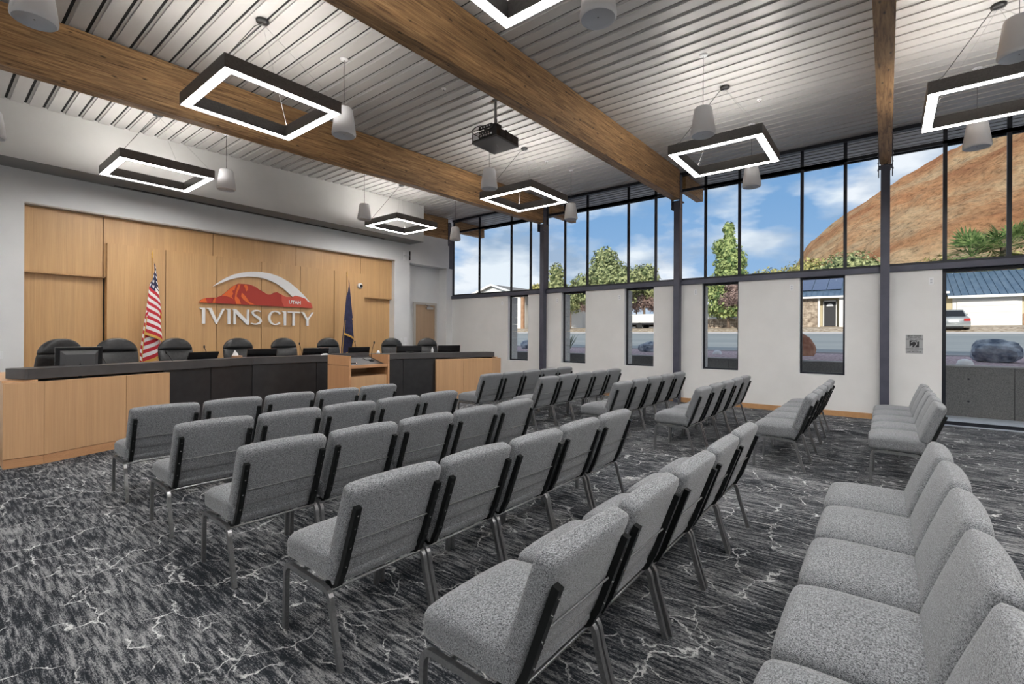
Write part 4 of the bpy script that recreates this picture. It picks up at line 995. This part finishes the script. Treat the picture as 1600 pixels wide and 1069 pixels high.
# ---- sprinkler heads
for x, y, lb in [(4.75, 5.05, 'small white sprinkler head on the ceiling left of the projector'), (8.2, 5.6, 'small white sprinkler head on the ceiling above the third row of windows'), (8.05, 1.55, 'small white sprinkler head on the ceiling right of the lamp before the right beam')]:
    s = empty('sprinkler_head', (x, y, ceilz(x))); tag(s, lb, 'sprinkler')
    MB().lathe([(.0, -.004), (.035, -.006), (.035, -.001), (0, 0)], n=18).build('escutcheon', 'whitep', s)
    MB().tube([(0, 0, -.006), (0, 0, -.03)], .006, 8).build('nozzle', 'chrome', s)
    MB().lathe([(0, -.034), (.016, -.034), (.016, -.031), (0, -.03)], n=14).build('deflector', 'chrome', s)

# ================================================================== OUTSIDE
def strip(name, m, xs_zs, y0, y1, ny=2, jit=0):
    vs = []; fs = []; n = len(xs_zs)
    for j in range(ny+1):
        y = y0+(y1-y0)*j/ny
        for x, z in xs_zs: vs.append((x, y, z+(random.uniform(-jit, jit) if jit else 0)))
    for j in range(ny):
        for i in range(n-1): a = j*n+i; fs.append((a, a+1, a+n+1, a+n))
    mb = MB(); mb.add(vs, fs, 0, False); return mb.build(name, m)
struct(MB().box(10.72, -12, -.15, 12.24, 20, -.01).build('paving', 'paving'))
pw = struct(empty('planter_wall'))
for k in range(13):
    y = -9+k*2.4; box('concrete_panel', 'conc', 12.24, y+.004, -.15, 12.44, y+2.396, .93, pw)
    for dy in (.6, 1.8):
        for zz in (.28, .70): MB().tube([(12.241, y+dy, zz), (12.236, y+dy, zz)], .018, 8).build('tie_hole', 'ink', pw)
    box('cap', 'conccap', 12.22, y, .93, 12.46, y+2.4, .955, pw)
struct(MB().box(12.44, -14, -.2, 18.9, 60, .93).build('gravel_bed', 'gravel'))
struct(strip('street', 'asphalt', [(18.9, .90), (25, .95), (34, 1.33), (43.8, 1.76)], -70, 110))
struct(MB().box(18.75, -14, .5, 19.0, 60, .97).build('curb', 'conccap'))
struct(MB().prism([(43.7, 1.2), (43.7, 1.86), (44.2, 1.88), (44.2, 1.2)], -70, 110, 'y').build('curb', 'conccap'))
struct(strip('yard', 'yard', [(44.2, 1.87), (46, 2.2), (50, 2.42), (60, 2.7), (75, 3.2), (420, 6)], -160, 300, 8))
o = struct(MB().prism([(19.9, .935), (20.05, .935), (20.05, .94), (19.9, .94)], 6.5, 15, 'y').build('street_marking', 'white'))
# building shell facing the street keeps the sun out of the room; roof edge casts its shade over the gravel
def noise_loft(name, m, c, rx, ry, rz, seed, par=None, n=22, k=14, amp=.22):
    vs = []; fs = []
    for j in range(k+1):
        th = math.pi*j/k
        for i in range(n):
            a = 2*math.pi*i/n; d = Vector((math.sin(th)*math.cos(a), math.sin(th)*math.sin(a), math.cos(th)))
            f = 1+amp*noise.noise(d*1.3+Vector((seed, 0, 0)))*1.5+amp*.7*noise.noise(d*3.5+Vector((seed, 3, 0)))
            sgn = lambda q: math.copysign(abs(q)**.92, q)
            vs.append((c[0]+rx*sgn(d.x)*f, c[1]+ry*sgn(d.y)*f, c[2]+rz*sgn(d.z)*f))
    for j in range(k):
        for i in range(n): fs.append((j*n+i, j*n+(i+1) % n, (j+1)*n+(i+1) % n, (j+1)*n+i))
    return MB().add(vs, fs, 0, False).build(name, m, par)
tag(noise_loft('boulder', 'rockb', (15.0, -1.92, 1.16), .34, .42, .27, 3.3), 'large blue-grey boulder on the gravel seen through the tall glass', 'boulder')
tag(noise_loft('boulder', 'rocko', (16.0, 1.92, 1.12), .22, .27, .40, 8.1), 'reddish upright boulder at the left side of the right narrow window', 'boulder')
tag(noise_loft('boulder', 'rockb', (16.0, 6.45, 1.05), .28, .52, .20, 5.7), 'low grey boulder seen through the third narrow window', 'boulder')
tag(noise_loft('boulder', 'rockb', (16.0, 11.7, 1.08), .3, .42, .24, 1.7), 'dark rounded boulder seen through the narrow window nearest the dais', 'boulder')
o = MB().lathe([(.13, 0), (.13, .03), (.10, .10), (.04, .125), (0, .13)], (0, 0, 0), 20).build('ground_lamp', 'whitep'); o.location = (12.75, -1.20, .93); tag(o, 'small white dome light on the planter gravel beside the tall glass', 'lamp')
o = MB().lathe([(.13, 0), (.13, .03), (.10, .10), (.04, .125), (0, .13)], (0, 0, 0), 20).build('ground_lamp', 'whitep'); o.location = (15.2, 4.05, .93); tag(o, 'small white dome light on gravel through the window right of the middle column', 'lamp')
sh = MB()
for k in range(46):
    a = random.uniform(0, 6.28); l = random.uniform(.35, .62); t = random.uniform(.1, .75)
    sh.tube([(0, 0, 0), (math.cos(a)*l*t*.5, math.sin(a)*l*t*.5, l*.6), (math.cos(a)*l*t, math.sin(a)*l*t, l)], [.008, .006, .002], 4)
o = sh.build('desert_shrub', 'sage'); o.location = (14.2, 8.72, .93); tag(o, 'spiky grey-green shrub seen through the second narrow window', 'shrub', kind=None)

def crown(mb, blobs, n, s, zs=1.0):
    tot = sum(b[3]**2 for b in blobs)
    for (cx, cy, cz, r, rz) in blobs:
        k = int(n*r*r/tot)
        for _ in range(k):
            d = Vector((random.gauss(0, 1), random.gauss(0, 1), random.gauss(0, 1))).normalized()
            f = random.uniform(.72, 1.05)*(1+.25*noise.noise(d*2.2+Vector((cx, cy, cz))))
            p = Vector((cx+d.x*r*f, cy+d.y*r*f, cz+d.z*rz*f))
            nrm = (d+Vector((random.uniform(-.7, .7), random.uniform(-.7, .7), random.uniform(-.7, .7)))).normalized()
            a = nrm.orthogonal().normalized(); a.rotate(Matrix.Rotation(random.uniform(0, 6.28), 3, nrm)); b_ = nrm.cross(a); q = s*random.uniform(.6, 1.3)
            mb.add([p+a*q, p+b_*q*.6, p-a*q, p-b_*q*.6], [(0, 1, 2, 3)])
def tree(x, y, z0, blobs, leaf, label, n=3500, s=.16, trunk=.16, cat='tree', bz=None):
    t = empty('tree', (x, y, z0)); tag(t, label, cat)
    mb = MB(); crown(mb, blobs, n, s); fo = mb.build('foliage', leaf, t); fo['kind'] = 'stuff'
    core = MB()
    for (cx, cy, cz, r, rz) in blobs:
        vs = []; fs = []; nn = 10; kk = 7
        for j in range(kk+1):
            th = math.pi*j/kk
            for i in range(nn):
                a = 2*math.pi*i/nn; vs.append((cx+.74*r*math.sin(th)*math.cos(a), cy+.74*r*math.sin(th)*math.sin(a), cz+.74*rz*math.cos(th)))
        for j in range(kk):
            for i in range(nn): fs.append((j*nn+i, j*nn+(i+1) % nn, (j+1)*nn+(i+1) % nn, (j+1)*nn+i))
        core.add(vs, fs)
    core.build('inner_foliage', leaf, t)
    top = min(b[2]-b[4]*.3 for b in blobs)
    MB().tube([(0, 0, -.3), (.05, .03, top*.5), (0, 0, top+.6)], [trunk, trunk*.8, trunk*.6], 8).build('trunk', 'bark', t)
    return t
# pine behind the middle window bay
bl_ = [(0, 0, 1.9+k*1.0, 2.0-.16*k-(.35 if k > 5 else 0), .95) for k in range(8)]+[(.1, .9, 3.6, 1.3, 1.0), (-.1, -1.1, 4.2, 1.3, 1.1), (0, -.8, 6.2, .9, .9), (0, .7, 7.6, .8, .8), (0, 0, 9.2, .55, .7)]
tree(47, 11.55, 2.25, [(a, b_, c_, max(.5, r), q) for a, b_, c_, r, q in bl_], 'leafpine', 'tall green pine tree outside, right of the middle column', 7000, .17)
tree(46, 23.6, 2.2, [(0, 0, 5.6, 2.3, 2.2), (0, .2, 7.5, 1.4, 1.3), (0, 2.4, 4.6, 1.8, 1.6), (0, -2.2, 5.0, 1.6, 1.6), (0, 0, 3.6, 3.0, 1.2)], 'leafolive', 'broad bushy tree outside in the bay left of the middle column', 6500, .19)
tree(50, 21.0, 2.4, [(0, 0, 5.6, 1.5, 1.5), (0, -.9, 4.4, 1.3, 1.2), (0, .9, 4.2, 1.3, 1.2)], 'leafolive', 'smaller round tree outside just left of the middle column', 3000, .18)
tree(50, 32.6, 2.4, [(0, 0, 6.6, 1.0, 1.5), (0, .2, 4.6, 1.7, 1.6), (0, -1.2, 4.2, 1.2, 1.2)], 'leafolive', 'rounded tree outside just right of the column nearest the dais', 3000, .18)
tree(57, 33.4, 2.6, [(0, 0, 5.2, 1.4, 1.2), (0, -1.6, 4.2, 1.4, 1.0)], 'leafpur', 'low dark tree outside behind the tree right of the dais-side column', 1800, .18)
tree(50, 35.6, 2.4, [(0, 0, 4.9, .9, .9)], 'leafyel', 'small yellow-green tree beside the gabled white house', 900, .15)
tree(45.6, 10.35, 2.1, [(0, 0, 2.9, 1.3, .9), (0, .9, 2.6, .9, .7), (0, -.6, 3.4, .9, .7), (0, .4, 3.7, .8, .6)], 'leafpur', 'small purple-leaved tree in the window right of the middle column', 4200, .09, .14)
tree(47, 28.6, 2.2, [(0, 0, 3.3, 1.6, 1.4), (0, 1.5, 3.6, 1.2, 1.2)], 'leafolive', 'olive green tree seen through the second narrow window', 3200, .13, .1)
tree(47.5, 26.2, 2.2, [(0, 0, 3.0, 1.3, 1.3)], 'leafpink', 'pinkish-leaved tree seen at the right of the second narrow window', 2200, .12, .12)
tree(50, 21.9, 2.4, [(0, 0, 3.2, 1.2, 1.4)], 'leafpink', 'brownish pink tree seen through the third narrow window', 2000, .13, .1)
tree(50.5, 19.9, 2.4, [(0, 0, 3.0, 1.3, 1.3)], 'leafpur', 'dark reddish tree at the right of the third narrow window', 2000, .13, .1)
for k, (x, y, z0, r, lb) in enumerate([(66, 15.5, 4.2, 2.3, 'yellow-green bush at the left foot of the red hill'), (67, 11.5, 4.4, 2.5, 'yellow-green bush at the foot of the red hill above the solar roof'), (66, 7.4, 5.0, 2.6, 'yellowish bush at the foot of the hill behind the right mullion'),
                               (64, 3.3, 5.2, 2.6, 'bright green bush left of the right-hand column'), (66, -4.2, 4.4, 2.2, 'dry yellow bush above the blue garage roof, left'), (66, -9.0, 4.4, 2.4, 'dry yellow bush above the blue garage roof, right')]):
    b = tree(x, y, z0+.2, [(0, 0, 3.6, r, r*.75), (0, r*.7, 3.0, r*.8, r*.6), (0, -r*.7, 3.0, r*.8, r*.6)], 'leafyel' if k != 3 else 'leafolive', lb, 1800, .22, .12, 'bush'); b.name = 'bush'
def palm(x, y, z0, h, r, lb):
    t = empty('fan_palm', (x, y, z0)); tag(t, lb, 'palm')
    MB().tube([(0, 0, 0), (.1, 0, h*.5), (0, 0, h)], [.35, .28, .3], 8).build('trunk', 'bark', t)
    for k in range(34):
        a = random.uniform(0, 6.28); el_ = random.uniform(-.5, 1.3); L = r*random.uniform(.75, 1.05)
        d = Vector((math.cos(a)*math.cos(el_), math.sin(a)*math.cos(el_), math.sin(el_))); side = d.cross(Vector((0, 0, 1))).normalized(); up = side.cross(d)
        mb = MB(); hub = d*L*.5
        mb.tube([(0, 0, 0), tuple(hub)], .03, 4)
        for q in range(11):
            b_ = R(-75+15*q); tip = hub+(d*math.cos(b_)+side*math.sin(b_))*L*.55-Vector((0, 0, 1))*.12*L*abs(math.sin(b_))
            w_ = (side*math.cos(b_)-d*math.sin(b_))*.09
            mb.add([hub, hub*.4+tip*.6+w_, tip, hub*.4+tip*.6-w_], [(0, 1, 2, 3)])
        f = mb.build('frond', 'palm', t); f.location = (0, 0, h)
    return t
palm(60, -6.0, 2.7, 6.2, 2.9, 'fan palm with green fronds in front of the hill, left of the pair')
palm(61, -8.3, 2.7, 7.0, 2.9, 'fan palm with green fronds at the right edge of the picture')

# ---- hill
def hill():
    vs = []; fs = []; nx, ny = 150, 210
    pts = [(60, 0), (24, 9), (16.9, 22.6), (7.3, 31.6), (-1.6, 38.9), (-10.9, 44.6), (-23, 49.5), (-60, 62), (-110, 60), (-170, 30), (-230, 0)]
    def ridge(y):
        if y >= 60: return 0
        for (a, za), (b_, zb_) in zip(pts, pts[1:]):
            if b_ <= y <= a: t = (a-y)/(a-b_); return za+(zb_-za)*t
        return 0
    for j in range(ny+1):
        Yq = -230+(300)*j/ny
        for i in range(nx+1):
            X = 63+(290)*(i/nx)**1.3; ye = Yq
            s = max(0, min(1, (X-63)/87)); s = s**.92
            if X > 150: s = max(.0, 1-.0042*(X-150))
            h = ridge(ye*150/min(X, 150))*s
            amp = min(1, h/8)
            h += amp*(2.4*noise.noise(Vector((X*.045, ye*.045, 0)))+1.3*noise.noise(Vector((X*.15, ye*.15, 4)))+.7*noise.noise(Vector((X*.5, ye*.5, 9))))
            vs.append((X, ye, max(3.0, 3.2+h*.96)))
    for j in range(ny):
        for i in range(nx): a = j*(nx+1)+i; fs.append((a, a+1, a+nx+2, a+nx+1))
    return MB().add(vs, fs, 0, False).build('red_rock_hill', 'redrock')
h = hill(); h['kind'] = 'structure'
# distant ridge to the left
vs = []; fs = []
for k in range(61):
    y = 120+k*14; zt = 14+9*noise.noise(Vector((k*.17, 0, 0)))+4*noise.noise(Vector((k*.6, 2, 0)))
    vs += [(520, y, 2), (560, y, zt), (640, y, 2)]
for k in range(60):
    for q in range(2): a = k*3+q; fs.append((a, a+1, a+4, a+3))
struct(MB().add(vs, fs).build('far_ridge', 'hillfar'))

# ---- houses
def seams(mb, x0, z0, x1, z1, y0, y1, step, t=.03):
    n = int((y1-y0)/step)
    for k in range(n+1):
        y = y0+k*step; mb.add([(x0, y-t/2, z0), (x1, y-t/2, z1), (x1, y+t/2, z1), (x0, y+t/2, z0), (x0, y-t/2, z0+.06), (x1, y-t/2, z1+.06), (x1, y+t/2, z1+.06), (x0, y+t/2, z0+.06)],
                              [(4, 5, 6, 7), (0, 1, 5, 4), (2, 3, 7, 6), (3, 0, 4, 7)])
h1 = empty('house', (50, 4, 2.4)); tag(h1, 'beige house with solar panels, stone wall and dark front door', 'house'); HB = Vector((50, 4, 2.4))
def hp(o, B, par): rel(o, B); o.parent = par; return o
q = lambda o: hp(o, HB, h1)
q(MB().box(50, -3.4, 2.2, 60, 9.5, 5.0).build('wall', 'siding')); q(MB().box(49.2, 4.72, 2.2, 50, 9.5, 5.0).build('stone_wing', 'stone'))
st = MB()
for k in range(150):
    y = random.uniform(4.78, 9.4); z = random.uniform(2.5, 4.9); a, b_ = random.uniform(.10, .22), random.uniform(.07, .13); st.box(49.2-random.uniform(.02, .07), y-a, z-b_, 49.2, y+a, z+b_)
o = q(st.build('facing_stones', 'stone')); o['kind'] = 'stuff'
q(MB().box(49.05, 4.60, 2.2, 49.25, 4.74, 5.0).build('corner_post', 'white')); q(MB().box(49.0, -3.4, 2.2, 50, 3.2, 5.0).build('right_wing', 'white'))
o = q(MB().box(49.92, 3.50, 2.45, 49.99, 4.36, 4.60).build('front_door', 'ink')); 
p_ = MB().add([(49.915-50, .18*math.cos(R(a))*1.4-.07, 2.05-.25+.22*math.sin(R(a))) for a in range(0, 181, 20)], [tuple(range(10))]).build('fanlight', 'whitep', o)
p_.location = (0, 0, 0)
for a in ((3.42, 2.4, 3.50, 4.70), (4.36, 2.4, 4.44, 4.70), (3.42, 4.60, 4.44, 4.70)): q(MB().box(49.88, a[0], a[1], 49.99, a[2], a[3]).build('door_frame', 'white'))
q(MB().prism([(48.6, 5.0), (56, 8.1), (61, 6.0), (61, 5.8), (56, 7.9), (48.6, 4.86)], -3.7, 9.9, 'y').build('roof', 'bluemetal'))
s_ = MB(); seams(s_, 48.6, 5.0, 56, 8.1, -3.6, 9.8, .42); q(s_.build('roof_seams', 'bluemetal'))
q(MB().box(48.5, -3.7, 4.84, 48.62, 9.9, 5.0).build('gutter', 'white'))
for k in range(6):
    for l in range(3):
        xa, xb = 49.9+l*1.75, 49.9+l*1.75+1.68; za = 5.0+(xa-48.6)*.419+.12; zb2 = 5.0+(xb-48.6)*.419+.12; ya = 3.1+k*1.1
        q(MB().prism([(xa, za), (xb, zb2), (xb, zb2+.04), (xa, za+.04)], ya, ya+1.05, 'y').build('solar_panel', 'panel'))
h2 = empty('garage', (51, -8, 2.4)); tag(h2, 'white garage with blue metal roof at the right edge', 'garage'); HB2 = Vector((51, -8, 2.4)); q2 = lambda o: hp(o, HB2, h2)
q2(MB().box(51, -14, 2.2, 60, -3.42, 4.75).build('wall', 'siding')); q2(MB().box(50.9, -7.85, 2.2, 51.0, -4.05, 4.72).build('door_surround', 'white'))
for k in range(4): q2(MB().box(50.84, -7.60, 2.42+k*.51, 50.9, -4.30, 2.92+k*.51).build('door_section', 'white'))
q2(MB().box(50.9, -14, 2.2, 50.99, -7.9, 3.3).build('brick_skirt', 'woodcol'))
q2(MB().prism([(50.2, 4.72), (56.5, 7.15), (61, 5.4), (61, 5.2), (56.5, 6.95), (50.2, 4.60)], -14.3, -3.72, 'y').build('roof', 'bluemetal'))
s_ = MB(); seams(s_, 50.2, 4.72, 56.5, 7.15, -14.2, -3.8, .42); q2(s_.build('roof_seams', 'bluemetal')); q2(MB().box(50.1, -14.3, 4.55, 50.22, -3.72, 4.74).build('gutter', 'white'))
h3 = empty('house', (50, 42, 2.8)); tag(h3, 'white house with low grey gable at the far left of the windows', 'house'); HB3 = Vector((50, 42, 2.8)); q3 = lambda o: hp(o, HB3, h3)
q3(MB().box(50, 38.2, 2.2, 60, 50, 6.9).build('wall', 'white')); q3(MB().prism([(38.2, 6.9), (42.9, 8.35), (47.6, 6.9)], 50, 60, 'x').build('gable_wall', 'white'))
q3(MB().prism([(37.3, 6.75), (42.9, 8.55), (42.9, 8.37), (37.3, 6.57)], 49.4, 60.5, 'x').build('roof', 'roofg')); q3(MB().prism([(48.6, 6.75), (42.9, 8.55), (42.9, 8.37), (48.6, 6.57)], 49.4, 60.5, 'x').build('roof', 'roofg'))
for s in (0, 1): q3(MB().prism([(37.2 if s == 0 else 48.7, 6.78), (42.9, 8.62), (42.9, 8.34), (37.2 if s == 0 else 48.7, 6.50)], 49.3, 49.4, 'x').build('barge_board', 'white'))
q3(MB().box(49.5, 37.35, 2.2, 49.8, 37.75, 6.6).build('porch_post', 'woodcol')); q3(MB().box(52, 30, 2.2, 60, 38.1, 5.6).build('low_wing', 'white')); q3(MB().prism([(51.2, 5.6), (56, 7.0), (60.5, 5.6)], 30, 38.1, 'y').build('roof', 'roofg'))
fn = empty('fence', (51, 15, 2.4)); tag(fn, 'white board fence behind the purple-leaved tree', 'fence')
for k in range(20): MB().box(-.03, -5+k*.5+.01, 0, .03, -5+(k+1)*.5-.01, 2.1).build('board', 'white', fn)
sw_ = empty('stone_wall', (48.6, 13, 2.2)); tag(sw_, 'low tan stone wall below the white fence', 'wall')
o = MB()
for r in range(4):
    y = -3.0+random.uniform(0, .2)
    while y < 3.2:
        w_ = random.uniform(.28, .6); o.box(-random.uniform(.0, .07), y+.015, r*.26+.015, .35, y+w_-.015, r*.26+.25); y += w_
o = o.build('wall_stones', 'stone', sw_); o['kind'] = 'stuff'
MB().box(.02, -3.0, 0, .33, 3.4, 1.02).build('wall_core', 'bark', sw_)
# trailer seen through third narrow window
tr = empty('trailer', (48.5, 20.2, 2.3)); tag(tr, 'white covered trailer parked in a yard, seen through the third narrow window', 'trailer')
bevel(MB().box(-.9, -1.6, .55, .9, 1.6, 1.5).build('cover', 'white', tr), .15, 3); MB().box(-.95, -1.8, .40, .95, 1.8, .56).build('chassis', 'ink', tr)
for s in (-1, 1): MB().tube([(s*.85, .3, .3), (s*1.0, .3, .3)], .3, 16).build('wheel', 'tyre', tr)
# sedan
ca = empty('car', (44.5, -3.6, 1.93)); ca.rotation_euler = (0, -.08, 0); tag(ca, 'silver sedan seen from behind, parked in front of the garage', 'car')
def prof_body():
    mb = MB()
    ring = lambda x, z0, z1, hw, e: [(x, y, z) for y, z in [(-hw, z0), (-hw*1.02, z0+(z1-z0)*.45), (-hw*.97, z0+(z1-z0)*.85), (-hw*.88, z1), (0, z1+.02), (hw*.88, z1), (hw*.97, z0+(z1-z0)*.85), (hw*1.02, z0+(z1-z0)*.45), (hw, z0)]]
    secs = [ring(-.02, .36, .88, .80, 0), ring(.10, .24, .96, .86, 0), ring(.9, .2, .97, .87, 0), ring(3.2, .2, .95, .87, 0), ring(4.3, .22, .78, .84, 0), ring(4.5, .35, .62, .78, 0)]
    vs = [p for s in secs for p in s]; n = 9; fs = [(i*n+k, i*n+k+1, (i+1)*n+k+1, (i+1)*n+k) for i in range(5) for k in range(n-1)]+[(i*n+n-1, i*n, (i+1)*n, (i+1)*n+n-1) for i in range(5)]+[tuple(range(n)), tuple(range(5*n, 6*n))]
    return mb.add(vs, fs, 0, True)
prof_body().build('body', 'carp', ca)
def quadloft(nm, m, a, b_):
    return MB().add(a+b_, [(0, 1, 5, 4), (1, 2, 6, 5), (2, 3, 7, 6), (3, 0, 4, 7), (0, 3, 2, 1), (4, 5, 6, 7)]).build(nm, m, ca)
quadloft('cabin', 'carp', [(.55, -.78, .94), (3.3, -.78, .93), (3.3, .78, .93), (.55, .78, .94)], [(1.25, -.60, 1.40), (2.4, -.60, 1.40), (2.4, .60, 1.40), (1.25, .60, 1.40)])
MB().add([(.60, -.66, .98), (.60, .66, .98), (1.18, .55, 1.355), (1.18, -.55, 1.355)], [(0, 1, 2, 3)]).build('rear_window', 'screen', ca).location = (-.03, 0, .02)
for s in (-1, 1):
    MB().box(-.045, s*.52, .70, .05, s*.84, .87).build('tail_lamp', 'tail', ca)
    for x in (.85, 3.55): MB().tube([(x, s*.66, .31), (x, s*.86, .31)], .31, 20).build('wheel', 'tyre', ca)
    MB().tube([(.95, s*.88, 1.0), (.95, s*.98, 1.05)], .05, 6).build('mirror', 'carp', ca).location = (1.9, 0, 0)
MB().box(-.05, -.26, .60, -.015, .26, .74).build('number_plate', 'whitep', ca); MB().box(-.06, -.84, .34, .1, .84, .52).build('bumper', 'carp', ca); MB().box(-.04, -.5, .20, .2, .5, .33).build('underbody', 'tyre', ca)
